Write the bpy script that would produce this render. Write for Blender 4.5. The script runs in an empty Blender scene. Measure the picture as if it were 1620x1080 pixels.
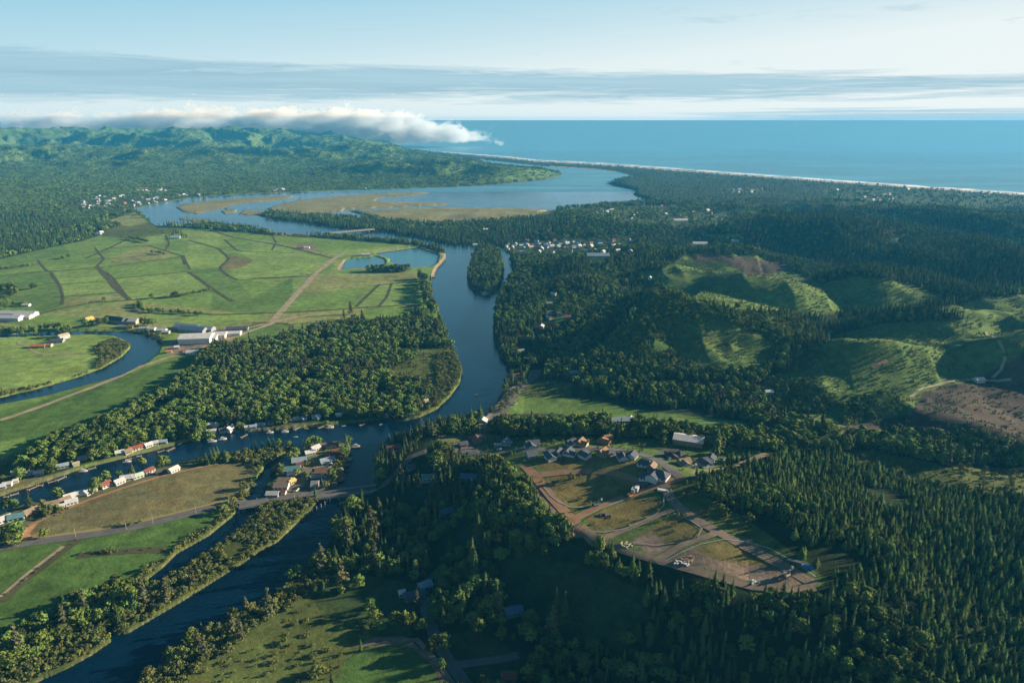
import bpy, math, random
import numpy as np
from mathutils import Vector, Matrix
random.seed(7); RNG = np.random.default_rng(11)
S = bpy.context.scene; C = S.collection
R = math.radians
H = 300.0; PITCH = R(18.05); F = 1080.0; CP, SP = math.cos(PITCH), math.sin(PITCH)
# ---------------------------------------------------------------- camera, sky, sun, exposure
cam = bpy.data.objects.new('camera', bpy.data.cameras.new('camera')); C.objects.link(cam)
cam.location = (0, 0, H); cam.rotation_euler = (math.pi/2 - PITCH, 0, 0)
cam.data.lens = 24.0; cam.data.sensor_width = 36.0; cam.data.clip_start = 1; cam.data.clip_end = 200000
S.camera = cam
SUN_EL, SUN_AZ = 17.0, 14.0       # elevation; bearing of the sun measured from +X towards +Y
S.view_settings.view_transform = 'Standard'; S.view_settings.look = 'None'; S.view_settings.gamma = 1
S.view_settings.exposure = 1.55
S.cycles.max_bounces = 4; S.cycles.diffuse_bounces = 2; S.cycles.glossy_bounces = 2; S.cycles.transmission_bounces = 2
S.cycles.volume_bounces = 2; S.cycles.transparent_max_bounces = 4
sd = bpy.data.lights.new('sun', 'SUN'); sd.energy = 5.0; sd.angle = R(0.6); sd.color = (1.0, 0.83, 0.6)
sun = bpy.data.objects.new('sun', sd); C.objects.link(sun)
tosun = Vector((math.cos(R(SUN_EL))*math.cos(R(SUN_AZ)), math.cos(R(SUN_EL))*math.sin(R(SUN_AZ)), math.sin(R(SUN_EL))))
sun.rotation_euler = tosun.to_track_quat('Z', 'Y').to_euler(); sun.location = (500, 200, 600)

def N(nt, typ, **kw):
    n = nt.nodes.new(typ)
    for k, v in kw.items():
        if k in n.inputs: n.inputs[k].default_value = v
        else: setattr(n, k, v)
    return n
def M_(nt, op, a, b=None, c=None, clamp=False):
    n = nt.nodes.new('ShaderNodeMath'); n.operation = op; n.use_clamp = clamp
    for i, x in enumerate((a, b, c)):
        if x is None: continue
        if isinstance(x, (int, float)): n.inputs[i].default_value = x
        else: nt.links.new(x, n.inputs[i])
    return n.outputs[0]
def ramp(nt, fac, stops):
    n = nt.nodes.new('ShaderNodeValToRGB'); cr = n.color_ramp
    while len(cr.elements) < len(stops): cr.elements.new(0.5)
    for e, (p, c) in zip(cr.elements, stops):
        e.position = p; e.color = (c, c, c, 1) if isinstance(c, (int, float)) else (*c, 1)
    nt.links.new(fac, n.inputs[0]); return n.outputs[0]
def mixc(nt, fac, a, b, mode='MIX'):
    n = nt.nodes.new('ShaderNodeMix'); n.data_type = 'RGBA'; n.blend_type = mode
    for sock, x in ((n.inputs[0], fac), (n.inputs[6], a), (n.inputs[7], b)):
        if isinstance(x, (int, float)): sock.default_value = x
        elif isinstance(x, tuple): sock.default_value = (*x, 1) if len(x) == 3 else x
        else: nt.links.new(x, sock)
    return n.outputs[2]

w = bpy.data.worlds.new('World'); S.world = w; w.use_nodes = True; nt = w.node_tree; nt.nodes.clear()
sky = N(nt, 'ShaderNodeTexSky'); sky.sky_type = 'NISHITA'; sky.sun_disc = False
sky.sun_elevation = R(SUN_EL); sky.sun_rotation = R(90 - SUN_AZ); sky.altitude = 300
sky.air_density = 1.0; sky.dust_density = 0.6; sky.ozone_density = 2.0
tc = N(nt, 'ShaderNodeTexCoord'); sep = N(nt, 'ShaderNodeSeparateXYZ'); nt.links.new(tc.outputs['Generated'], sep.inputs[0])
zc = M_(nt, 'MAXIMUM', sep.outputs[2], 0.004)
zs = M_(nt, 'ADD', zc, 0.02)
cmb = N(nt, 'ShaderNodeCombineXYZ')       # direction cast onto a flat layer of high cloud
nt.links.new(M_(nt, 'DIVIDE', sep.outputs[0], zs), cmb.inputs[0]); nt.links.new(M_(nt, 'DIVIDE', sep.outputs[1], zs), cmb.inputs[1])
el = M_(nt, 'MULTIPLY', zc, 57.3)          # degrees above the horizon, near enough
def streaks(scale, sx, sy, off, det=6):
    mp = N(nt, 'ShaderNodeMapping'); mp.inputs['Scale'].default_value = (sx, sy, 1); mp.inputs['Location'].default_value = off
    nt.links.new(cmb.outputs[0], mp.inputs[0])
    n = N(nt, 'ShaderNodeTexNoise', Scale=scale, Detail=det, Roughness=0.6, Distortion=0.6); nt.links.new(mp.outputs[0], n.inputs['Vector'])
    return n.outputs[0]
# azimuth-elevation space for the long layered banks near the horizon
az = M_(nt, 'ARCTAN2', sep.outputs[0], sep.outputs[1])
cm2 = N(nt, 'ShaderNodeCombineXYZ'); nt.links.new(az, cm2.inputs[0]); nt.links.new(sep.outputs[2], cm2.inputs[1])
def bank(sx, sy, off, det=8, dist=0.4):
    mp = N(nt, 'ShaderNodeMapping'); mp.inputs['Scale'].default_value = (sx, sy, 1); mp.inputs['Location'].default_value = off
    nt.links.new(cm2.outputs[0], mp.inputs[0])
    n = N(nt, 'ShaderNodeTexNoise', Scale=1.0, Detail=det, Roughness=0.62, Distortion=dist); nt.links.new(mp.outputs[0], n.inputs['Vector'])
    return n.outputs[0]
skyc = mixc(nt, 1.0, sky.outputs[0], (0.16, 0.50, 0.72), 'MULTIPLY')
# thin milky air: cyan overhead, paling to white low down and towards the sun on the right
azr = M_(nt, 'ADD', az, 0.7)                                  # 0 at the left edge, 1.4 at the right
milk = mixc(nt, ramp(nt, M_(nt, 'DIVIDE', el, 50.0, clamp=True), [(0.0, 1.0), (0.36, 0.97), (0.62, 0.0)]), skyc, (2.7, 6.2, 8.1))
ve = M_(nt, 'SUBTRACT', el, M_(nt, 'MULTIPLY', azr, 4.5))
veil = ramp(nt, M_(nt, 'DIVIDE', M_(nt, 'ADD', ve, 6.0), 22.0, clamp=True), [(0.0, 1.0), (0.28, 0.93), (0.42, 0.55), (0.62, 0.12), (0.85, 0.0)])
veilc = mixc(nt, veil, milk, mixc(nt, M_(nt, 'DIVIDE', azr, 1.4, clamp=True), (7.6, 9.0, 9.2), (9.2, 9.8, 9.7)))
# grey-blue stratus band between 1.5 and 5.5 degrees, broken to the right
b1 = bank(1.8, 46.0, (3.1, 0, 0), 8, .6); b2 = bank(8.0, 150.0, (0, 4, 0), 7, 1.2)
cen = M_(nt, 'SUBTRACT', 2.9, M_(nt, 'MULTIPLY', azr, 0.55))
wid = M_(nt, 'SUBTRACT', 2.0, M_(nt, 'MULTIPLY', azr, 0.62))
prof = M_(nt, 'SUBTRACT', 1.0, M_(nt, 'POWER', M_(nt, 'DIVIDE', M_(nt, 'ABSOLUTE', M_(nt, 'SUBTRACT', el, cen)), wid), 2.0))
bandv = M_(nt, 'ADD', M_(nt, 'MULTIPLY', prof, 0.45), M_(nt, 'ADD', M_(nt, 'MULTIPLY', b1, 0.85), M_(nt, 'MULTIPLY', b2, 0.80)))
bandv = M_(nt, 'SUBTRACT', bandv, M_(nt, 'ADD', 0.225, M_(nt, 'MULTIPLY', azr, 0.12)))
bm = ramp(nt, bandv, [(0.60, 0.0), (0.92, 0.86)])
bcol = mixc(nt, ramp(nt, b1, [(0.3, 0.0), (0.75, 1.0)]), (2.7, 5.1, 6.4), (4.4, 6.8, 7.9))
c1 = mixc(nt, bm, veilc, bcol)
# small wisps higher up
wv = bank(9.0, 75.0, (9.2, 1.3, 0)); wm = ramp(nt, M_(nt, 'MULTIPLY', wv, ramp(nt, M_(nt, 'DIVIDE', el, 12.0, clamp=True), [(0.3, 0.8), (0.6, 1.0), (1.0, 0.7)])), [(0.56, 0.0), (0.74, 0.75)])
c2 = mixc(nt, wm, c1, (5.0, 6.9, 7.9))
# thin dark line of far stratus on the horizon at the right
hz = bank(4.0, 240.0, (1.0, 7.0, 0)); low = ramp(nt, M_(nt, 'DIVIDE', el, 1.2, clamp=True), [(0.0, 1.0), (0.55, 0.75), (1.0, 0.0)])
hm = ramp(nt, M_(nt, 'MULTIPLY', M_(nt, 'MULTIPLY', hz, low), ramp(nt, M_(nt, 'DIVIDE', azr, 1.4, clamp=True), [(0.55, 0.5), (0.8, 1.5)])), [(0.40, 0.0), (0.66, 0.7)])
c3 = mixc(nt, hm, c2, (3.2, 5.8, 7.2))
bg = N(nt, 'ShaderNodeBackground', Strength=0.033); nt.links.new(c3, bg.inputs[0])
wo = N(nt, 'ShaderNodeOutputWorld'); nt.links.new(bg.outputs[0], wo.inputs[0])

# ---------------------------------------------------------------- object helpers
def tag(o, label=None, cat=None, group=None, kind=None):
    for k, v in (('label', label), ('category', cat), ('group', group), ('kind', kind)):
        if v: o[k] = v
    return o
def link(name, me, parent=None, mat=None):
    if mat is not None and not me.materials: me.materials.append(mat)
    o = bpy.data.objects.new(name, me); C.objects.link(o)
    if parent: o.parent = parent
    return o
def mesh(name, vs, fs, mat=None, mats=None, mi=None, smooth=False):
    me = bpy.data.meshes.new(name); me.from_pydata([tuple(v) for v in vs], [], fs)
    if mat: me.materials.append(mat)
    for m in mats or (): me.materials.append(m)
    if mi is not None: me.polygons.foreach_set('material_index', mi)
    if smooth: me.polygons.foreach_set('use_smooth', [True]*len(fs))
    me.update(); return me
def big_mesh(name, co, quads, mat, smooth=True):
    me = bpy.data.meshes.new(name); n = len(quads)
    me.vertices.add(len(co)); me.vertices.foreach_set('co', co.astype(np.float32).ravel())
    me.loops.add(4*n); me.loops.foreach_set('vertex_index', quads.astype(np.int32).ravel())
    me.polygons.add(n); me.polygons.foreach_set('loop_start', np.arange(0, 4*n, 4, dtype=np.int32))
    me.polygons.foreach_set('loop_total', np.full(n, 4, np.int32))
    if smooth: me.polygons.foreach_set('use_smooth', np.ones(n, bool))
    me.update(calc_edges=True); me.validate(); me.materials.append(mat); return me
def empty(name, loc, rz=0, sc=1):
    o = bpy.data.objects.new(name, None); C.objects.link(o); o.empty_display_size = 1
    o.location = loc; o.rotation_euler = (0, 0, rz); o.scale = (sc, sc, sc) if not isinstance(sc, tuple) else sc; return o
def mat(name, col, rough=0.85, var=0.0, scale=1.0, spec=0.2, bump=0.0, rnd=0.0, metal=0.0, col2=None):
    m = bpy.data.materials.new(name); m.use_nodes = True; t = m.node_tree; p = t.nodes['Principled BSDF']
    p.inputs['Roughness'].default_value = rough; p.inputs['Specular IOR Level'].default_value = spec; p.inputs['Metallic'].default_value = metal
    c = None
    if var or col2:
        co = N(t, 'ShaderNodeTexCoord'); n = N(t, 'ShaderNodeTexNoise', Scale=scale, Detail=5, Roughness=0.65)
        t.links.new(co.outputs['Object'], n.inputs['Vector'])
        a = tuple(x*(1-var) for x in col); b = col2 or tuple(min(1, x*(1+var)) for x in col)
        c = mixc(t, ramp(t, n.outputs[0], [(0.3, 0.0), (0.7, 1.0)]), a, b)
    if rnd:
        oi = N(t, 'ShaderNodeObjectInfo'); hs = N(t, 'ShaderNodeHueSaturation')
        if c is not None: t.links.new(c, hs.inputs['Color'])
        else: hs.inputs['Color'].default_value = (*col, 1)
        t.links.new(M_(t, 'MULTIPLY_ADD', oi.outputs['Random'], 2*rnd, 1-rnd), hs.inputs['Value'])
        t.links.new(M_(t, 'MULTIPLY_ADD', M_(t, 'FRACT', M_(t, 'MULTIPLY', oi.outputs['Random'], 7.3)), 0.05, 0.475), hs.inputs['Hue'])
        c = hs.outputs[0]
    if c is None: p.inputs['Base Color'].default_value = (*col, 1)
    else: t.links.new(c, p.inputs['Base Color'])
    return m

# ---------------------------------------------------------------- picture-to-ground survey
def proj(x, y, z):
    dz = z - H; zc = y*CP - dz*SP; zc = np.where(np.abs(zc) < 1e-6, 1e-6, zc)
    return 810 + F*x/zc, 540 - F*(y*SP + dz*CP)/zc, zc
def at(u, v, z=0.0):
    cx, cy = (u-810)/F, (540-v)/F
    dx, dy, dz = cx, CP + cy*SP, -SP + cy*CP
    t = (z-H)/dz; return (dx*t, dy*t, z)
def atY(u, v, Y):
    cx, cy = (u-810)/F, (540-v)/F; t = Y/(CP + cy*SP); return (cx*t, Y, H + (-SP + cy*CP)*t)
U0, V0, RW, RH = -320, 180, 2280, 1180
def fill(arr, poly, val):
    p = np.array(poly, float) - (U0, V0); x, y = p[:, 0], p[:, 1]; x2, y2 = np.roll(x, -1), np.roll(y, -1)
    for r in range(max(0, int(y.min())), min(RH-1, int(y.max())+1)+1):
        yy = r + 0.5; k = (y <= yy) != (y2 <= yy)
        if not k.any(): continue
        xs = np.sort(x[k] + (yy-y[k])*(x2[k]-x[k])/(y2[k]-y[k]))
        for a, b in zip(xs[::2], xs[1::2]):
            a, b = max(0, int(round(a))), min(RW, int(round(b)))
            if b > a: arr[r, a:b] = val
def stroke(arr, pts, wpx, val):
    for (a, b), (c, d) in zip(pts[:-1], pts[1:]):
        L = math.hypot(c-a, d-b) or 1; nx, ny = -(d-b)/L*wpx/2, (c-a)/L*wpx/2; ex, ey = (c-a)/L*wpx*.3, (d-b)/L*wpx*.3
        fill(arr, [(a+nx-ex, b+ny-ey), (c+nx+ex, d+ny+ey), (c-nx+ex, d-ny+ey), (a-nx-ex, b-ny-ey)], val)
def blur(a, n=1):
    a = a.astype(np.float32)
    for _ in range(n):
        b = np.pad(a, ((1, 1), (1, 1)) + ((0, 0),)*(a.ndim-2), mode='edge')
        a = (b[:-2, 1:-1] + b[2:, 1:-1] + b[1:-1, :-2] + b[1:-1, 2:] + 2*a)/6
    return a
def boxh(a, k):
    p = np.pad(a, ((0, 0), (k+1, k)), mode='edge'); c = np.cumsum(p, 1, dtype=np.float64); return ((c[:, 2*k+1:]-c[:, :-2*k-1])/(2*k+1)).astype(np.float32)
def samp(arr, u, v):
    x = np.clip(u-U0-0.5, 0, RW-1.01); y = np.clip(v-V0-0.5, 0, RH-1.01); i, j = x.astype(int), y.astype(int); fx, fy = x-i, y-j
    if arr.ndim == 3: fx, fy = fx[..., None], fy[..., None]
    return arr[j, i]*(1-fx)*(1-fy) + arr[j, i+1]*fx*(1-fy) + arr[j+1, i]*(1-fx)*fy + arr[j+1, i+1]*fx*fy
def sampn(arr, u, v):
    return arr[np.clip(v-V0, 0, RH-1).astype(int), np.clip(u-U0, 0, RW-1).astype(int)]

RIVER = [213,330,250,322,300,313,400,307,500,303,640,299,760,294,860,285,889,278,885,272,845,266,790,260,760,256,765,253,820,259,870,264,940,268,
 980,273,1000,279,990,282,975,286,958,291,985,297,1008,302,1000,308,1030,318,1015,321,960,325,925,330,870,336,850,342,690,352,600,346,480,339,420,336,
 410,343,478,352,543,362,607,367,659,376,711,386,748,389,775,385,800,394,806,402,812,425,810,440,800,455,790,465,787,480,783,500,780,525,782,545,
 795,565,807,580,806,600,795,618,777,652,751,668,722,677,696,683,683,690,665,695,641,705,614,711,605,721,599,736,593,754,593,774,585,787,560,800,
 530,823,522,852,514,875,486,896,454,924,439,940,400,956,358,981,309,1007,270,1044,220,1080,120,1150,-100,1290,-310,1300,-310,1210,0,1108,67,1075,104,1059,
 145,1036,176,1015,176,1010,166,1000,181,987,179,1005,202,1002,246,976,285,953,347,914,384,891,415,870,438,858,469,829,491,809,502,793,530,774,
 538,756,544,742,553,721,555,707,544,701,489,701,483,707,461,724,455,738,430,762,424,782,412,805,394,824,364,851,314,886,288,905,245,928,231,918,
 255,900,281,875,331,847,370,815,381,793,400,766,416,744,420,736,441,721,459,713,463,709,402,711,330,721,255,738,224,746,183,756,143,770,110,783,
 77,791,41,795,0,815,-100,850,-310,930,-310,880,-100,810,0,785,86,757,130,742,175,730,250,711,330,691,361,685,504,675,595,665,640,666,665,660,
 690,648,712,628,728,605,731,585,722,560,712,545,700,515,690,490,682,460,683,440,690,425,705,408,705,400,690,390,650,384,600,380,530,374,430,368,
 400,362,330,354,300,358,248,357,235,350]
OXBOW = [-300,515,0,527,16,529,104,524,181,524,220,525,249,534,257,544,249,560,233,573,215,582,187,596,156,604,124,612,78,625,39,633,0,640,-100,662,-310,700,
 -310,680,-100,645,0,629,52,617,117,599,161,583,192,565,207,550,205,542,194,537,179,531,140,529,26,533,0,534,-300,522]
OCEAN = [640,236,690,241,737,245,800,249,852,255,914,258,981,262,1059,268,1137,274,1220,280,1330,288,1459,297,1620,308,1960,334,1970,170,-330,170,-330,195,560,196,600,215]
def P(l): return list(zip(l[::2], l[1::2]))
ISLANDS = [P([277,328,293,322,337,317,389,313,468,309,455,315,430,318,376,323,350,330,311,339,290,336]), P([347,334,376,330,373,337,355,339]),
 P([280,345,311,346,340,349,336,352,306,351,285,348]), P([386,332,420,333,420,342,376,340]),
 P([421,330,452,321,478,316,556,309,620,305,685,304,660,309,600,314,590,318,650,320,719,321,700,325,607,329,545,331,540,336,480,339,430,336]),
 P([545,333,620,331,700,328,820,330,870,333,850,342,760,350,690,353,600,346])]
RIVISLE = P([752,391,775,388,792,400,797,430,793,450,775,465,765,468,745,455,738,440,742,425])
water = np.zeros((RH, RW), np.float32)
fill(water, P(OCEAN), 1); fill(water, P(RIVER), 1); fill(water, P(OXBOW), 1)
for p in ISLANDS + [RIVISLE]: fill(water, p, 0)
PONDS = [P([536,426,548,411,592,406,607,410,610,417,581,424]), P([592,401,633,395,664,392,688,398,694,406,690,417,680,422,649,423,615,415,618,410,597,402])]
for p in PONDS: fill(water, p, 1)
wsoft = blur(water, 3)

# land cover: id -> (albedo, tree kind, density)
COV = {}
cover = np.zeros((RH, RW), np.uint8); covcol = np.zeros((RH, RW, 3), np.float32)
def cls(name, col, kind=None, dens=0.0): COV[name] = (len(COV), col, kind, dens)
cls('mixed', (.020,.036,.014), 'mixed', .95); cls('conifer', (.018,.032,.014), 'conifer', .97); cls('riverwood', (.022,.040,.014), 'riverwood', .97)
cls('plantation', (.018,.032,.012), 'plantation', .97); cls('shrub', (.050,.070,.020), 'shrub', .88); cls('grass', (.120,.195,.045)); cls('grass2', (.160,.240,.062))
cls('grass3', (.092,.160,.040)); cls('tan', (.180,.205,.075)); cls('hay', (.135,.130,.060)); cls('lush', (.068,.128,.030)); cls('meadow', (.080,.102,.030), 'shrub', .70)
cls('weeds', (.140,.124,.044), 'shrub', .14); cls('regen', (.070,.120,.030), 'sapling', .75); cls('hill', (.090,.142,.040), 'sapling', .6); cls('clearcut', (.058,.048,.038), 'shrub', .35)
cls('marsh', (.185,.180,.085)); cls('dirt', (.42,.22,.12)); cls('gravel', (.20,.158,.120)); cls('sand', (.42,.36,.27)); cls('farhill', (.082,.132,.036), 'conifer', .52)
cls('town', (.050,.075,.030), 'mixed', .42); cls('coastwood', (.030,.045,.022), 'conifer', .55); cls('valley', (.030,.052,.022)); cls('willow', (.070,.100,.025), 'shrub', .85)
cls('asphalt', (.10,.10,.10)); cls('village', (.11,.12,.055), 'shrub', .08); cls('open', (.045,.075,.024), 'mixed', .30)
def paint(name, poly):
    i, col, k, d = COV[name]; pts = P(poly) if not isinstance(poly[0], tuple) else poly
    fill(cover, pts, i); fill(covcol, pts, col)
def line(name, pts, wpx):
    i, col, k, d = COV[name]; stroke(cover, P(pts), wpx, i); stroke(covcol, P(pts), wpx, col)
paint('mixed', [-320,180,1960,180,1960,1360,-320,1360])
paint('farhill', [-320,180,660,180,700,240,889,274,889,280,640,300,213,332,150,350,130,375,60,392,0,406,-320,430])
paint('conifer', [-320,345,0,335,60,330,100,342,140,352,160,365,120,378,60,392,0,408,-320,430])
paint('coastwood', [700,236,1960,310,1960,345,1620,330,1400,330,1200,330,1080,320,1030,318,1000,310,958,291,1000,279,760,258])
paint('town', [100,318,140,308,220,312,330,306,330,312,250,322,213,330,200,340,160,340,110,332])
paint('town', [800,385,1000,368,1010,390,930,404,800,402]); paint('town', [890,330,1100,322,1230,340,1240,365,1100,362,960,350])
paint('town', [1300,300,1450,300,1600,312,1600,325,1440,325,1310,322]); paint('town', [1140,298,1210,300,1210,306,1140,306])
# the plain west of the river
paint('grass', [-320,425,0,410,60,396,130,381,170,369,225,362,300,361,430,371,530,377,600,383,660,388,703,402,690,425,681,440,680,460,688,490,700,520,700,545,
 690,648,595,663,500,673,330,689,175,728,0,784,-320,880])
paint('grass3', [0,410,60,398,100,388,110,398,60,412,0,422]); paint('grass2', [86,430,150,425,165,444,96,451]); paint('grass2', [96,452,166,446,187,461,100,470])
paint('grass2', [250,372,300,365,340,368,366,376,345,390,298,381]); paint('tan', [100,472,188,464,205,474,150,478,102,485]); paint('tan', [205,476,400,497,420,512,330,545,250,520,130,500,60,498])
paint('tan', [300,398,345,393,363,409,347,424,300,425]); paint('marsh', [363,402,402,412,386,422,350,428,352,420]); paint('grass2', [400,380,465,394,527,410,500,432,465,470,400,440])
paint('tan', [400,497,434,496,545,490,581,487,560,505,475,512,439,511,400,512]); paint('grass3', [400,512,467,513,452,531,400,545,340,548])
paint('tan', [500,434,662,430,675,440,600,450,470,466]); paint('grass2', [600,450,675,442,676,481,581,486,563,485]); paint('grass2', [460,405,650,386,660,391,520,408])
paint('meadow', [150,372,200,352,235,352,248,359,300,360,260,370,200,378]); paint('tan', [200,340,213,335,235,352,205,358,160,352])
paint('marsh', [420,364,470,368,500,375,440,374]); paint('gravel', [462,388,490,386,505,393,480,398]); paint('tan', [527,409,545,411,536,428,530,430]); paint('tan', [694,398,706,402,694,425,682,430,690,410])
paint('grass2', [0,534,140,531,190,540,200,550,185,565,120,595,0,625,-320,660,-320,530]); paint('willow', [150,548,180,535,205,543,207,550,192,565,161,583,117,599,52,617,0,628,-100,640,-100,632,0,620,60,606,120,585,150,565])
paint('lush', [0,650,60,635,160,605,250,575,300,565,315,560,300,590,260,620,180,665,100,690,0,720,-320,800,-320,700]); paint('meadow', [0,720,60,712,100,700,86,752,0,782,-320,870,-320,810])
paint('grass', [0,725,40,712,40,690,0,700]); paint('gravel', [262,545,290,528,340,522,390,520,370,540,300,560,262,560])
paint('riverwood', [40,720,100,690,180,665,220,640,265,620,300,590,315,562,340,550,400,545,440,536,500,520,560,513,620,510,660,498,682,500,702,530,716,553,705,545,665,555,
 655,570,625,580,615,600,680,608,690,625,660,655,640,663,595,661,504,669,361,679,330,684,250,704,175,724,130,735,86,750,40,763,20,748])
paint('meadow', [625,580,655,568,665,556,705,546,722,560,731,585,728,605,712,628,690,648,664,659,655,658,690,625,682,608,615,600]); paint('willow', [690,560,722,558,731,585,728,605,700,640,672,650,690,620])
paint('village', [60,755,130,738,250,706,330,686,420,673,504,668,504,675,361,685,250,711,130,742,60,768]); paint('village', [0,768,60,752,80,760,0,785])
# islands and marsh
paint('marsh', [421,326,560,306,690,300,880,326,880,340,760,350,690,352,600,346,480,339,421,336])
for p in ISLANDS: paint('marsh', p)
paint('conifer', [405,343,425,333,480,338,560,346,620,350,690,354,760,351,850,343,880,337,900,345,840,372,800,392,775,385,748,389,711,386,659,376,607,367,543,362,478,352])
paint('mixed', RIVISLE); paint('sand', [760,462,775,462,775,468,764,469])
# fields and shrub belts in the lower left
paint('lush', [-320,900,0,870,30,862,120,850,200,838,300,812,380,795,372,812,330,832,290,856,262,881,235,896,205,926,135,946,60,986,0,1006,-320,1080])
paint('hay', [28,852,45,832,110,802,170,781,255,753,330,736,385,730,403,736,405,748,392,775,378,790,300,808,200,833,120,845]); paint('dirt', [10,862,28,852,42,832,60,826,46,845,60,850,30,856])
paint('village', [-320,930,0,812,41,797,110,785,183,758,255,740,330,724,290,744,170,781,110,802,45,832,0,850,-320,960])
paint('willow', [330,722,402,712,463,710,441,721,422,736,416,744,400,766,388,790,374,795,392,772,403,748,398,733,350,729])
paint('shrub', [395,768,372,798,355,813,330,832,290,856,262,881,235,896,205,926,180,926,135,946,110,971,60,986,0,1006,-320,1080,-320,1220,0,1108,67,1075,145,1036,176,1012,166,1000,181,987,
 233,919,257,901,285,875,337,849,376,815,383,793,400,766]); paint('shrub', [400,806,430,790,500,789,502,793,491,809,469,829,438,858,384,891,347,914,285,953,246,976,202,1002,179,1005,185,985,239,926,272,906,298,888,345,854,376,828])
paint('riverwood', [-320,1080,0,1010,110,973,170,930,225,925,200,950,165,985,120,1000,60,1040,0,1060,-320,1160])
paint('village', [461,724,483,707,489,701,544,701,555,707,553,721,538,756,530,776,418,786,430,762]); line('gravel', [438,782,470,772,500,740,525,725], 7); line('gravel', [500,740,480,752,470,772], 5)
# east bank, lower part
paint('mixed', [593,774,560,800,530,823,514,875,486,896,560,905,660,930,800,1100,1960,1360,1960,700,1100,740,900,760,760,730,640,715])
paint('meadow', [120,1150,220,1080,270,1044,358,981,439,940,486,900,540,905,620,930,640,985,580,1020,545,1045,520,1100,400,1300]); paint('open', [486,900,560,905,660,925,650,1010,560,1000,500,960])
paint('lush', [528,1085,545,1045,585,1022,640,1018,680,1045,702,1090,720,1300,500,1300]); paint('gravel', [560,1022,590,1008,640,1005,690,1045,720,1090,700,1085,680,1045,640,1018,585,1022])
for a in (585,594,604,616): line('hay', [a,1042,a-3,1053], 2.2)
paint('shrub', [215,1085,270,1046,309,1009,358,983,400,958,454,926,500,903,530,915,450,962,370,1015,310,1060,270,1110,200,1120])
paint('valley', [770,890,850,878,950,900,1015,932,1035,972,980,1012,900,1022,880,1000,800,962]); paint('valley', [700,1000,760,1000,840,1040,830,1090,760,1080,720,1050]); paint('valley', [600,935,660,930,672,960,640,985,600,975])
# east bank, fields and the terrace of new plots
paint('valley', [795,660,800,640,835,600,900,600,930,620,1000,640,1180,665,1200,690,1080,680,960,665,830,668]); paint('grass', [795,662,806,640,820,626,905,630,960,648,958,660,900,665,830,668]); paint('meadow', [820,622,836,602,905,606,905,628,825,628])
paint('grass3', [930,632,1000,646,1180,668,1190,682,1080,672,960,662,900,640]); paint('lush', [795,665,800,655,945,660,940,668,800,670]); paint('riverwood', [770,672,830,670,960,668,1150,690,1250,712,1160,712,1080,705,980,690,900,694,800,690,760,690])
paint('riverwood', [945,612,1030,605,1190,618,1290,660,1320,700,1250,705,1190,664,1120,645,1000,628,945,622]); paint('clearcut', [1020,603,1060,600,1150,606,1160,616,1110,620,1030,612])
paint('hill', [690,712,740,700,840,690,960,690,1100,698,1200,712,1210,722,1130,745,1060,760,1310,915,1290,935,1200,940,930,855,830,760,780,728]); paint('village', [690,690,760,682,800,690,760,712,700,716])
paint('weeds', [760,715,805,714,800,730,770,728]); paint('weeds', [832,728,1000,720,1030,745,1000,750,960,738,860,742]); paint('weeds', [865,752,950,744,990,750,1015,765,1000,778,905,806,885,790,870,770])
paint('weeds', [925,818,1010,786,1050,792,1058,805,1010,822,950,848,935,838]); paint('weeds', [1000,852,1060,818,1085,818,1130,842,1120,850,1060,866,1030,876]); paint('gravel', [1000,855,1030,840,1060,866,1030,880])
paint('gravel', [1060,885,1100,865,1180,850,1230,885,1290,915,1240,935,1140,905]); paint('weeds', [1100,868,1150,850,1215,882,1235,900,1130,885]); paint('gravel', [832,760,850,760,905,815,935,850,905,850,862,800])
paint('meadow', [1062,762,1130,750,1180,790,1340,890,1310,910,1200,860,1070,800]); paint('lush', [1040,697,1110,712,1120,718,1075,712]); paint('asphalt', [1040,713,1062,708,1085,715,1070,728,1045,726])
paint('plantation', [1110,748,1180,720,1320,712,1450,760,1640,790,1960,850,1960,1360,1350,1360,1500,1090,1420,960,1300,905,1180,820,1100,775])
paint('meadow', [1320,715,1400,712,1500,735,1660,745,1960,780,1960,800,1620,785,1480,770,1400,745]); paint('riverwood', [1350,690,1420,682,1560,690,1960,700,1960,760,1620,740,1500,738,1400,715])
# hills on the east
paint('conifer', [1960,330,1450,335,1380,330,1230,340,1200,400,1130,395,1000,400,1000,430,1100,480,1260,500,1290,560,1200,600,1480,520,1960,470]); paint('regen', [1020,440,1060,470,1090,478,1160,488,1250,510,1270,530,1200,580,1060,590,960,560,940,540,1000,510])
paint('regen', [940,540,1000,505,1085,478,1090,500,1050,560,1000,575]); paint('hill', [1000,432,1050,425,1090,400,1140,402,1200,405,1300,450,1340,480,1330,495,1290,500,1180,490,1090,475,1040,450])
paint('hill', [1270,458,1350,436,1410,444,1490,465,1485,480,1400,492,1300,490,1270,475]); paint('clearcut', [1090,402,1140,402,1240,415,1255,428,1200,436,1110,430]); paint('hill', [1100,418,1140,412,1190,440,1160,445,1110,436])
paint('hill', [1480,490,1560,470,1640,466,1960,470,1960,530,1700,520,1540,505]); paint('hill', [1300,545,1380,515,1480,506,1600,508,1960,520,1960,700,1500,640,1330,670,1230,665,1190,615,1260,590])
paint('hill', [1200,612,1290,566,1450,568,1530,590,1500,640,1420,680,1340,690,1220,655]); paint('regen', [1330,640,1400,620,1440,650,1400,680,1340,684]); paint('hill', [1060,520,1120,500,1180,520,1230,545,1200,590,1120,585,1070,560]); paint('clearcut', [1550,560,1590,545,1640,535,1960,530,1960,760,1660,745,1560,690,1420,690,1340,690,1330,675,1440,655,1460,620,1540,600])
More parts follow.
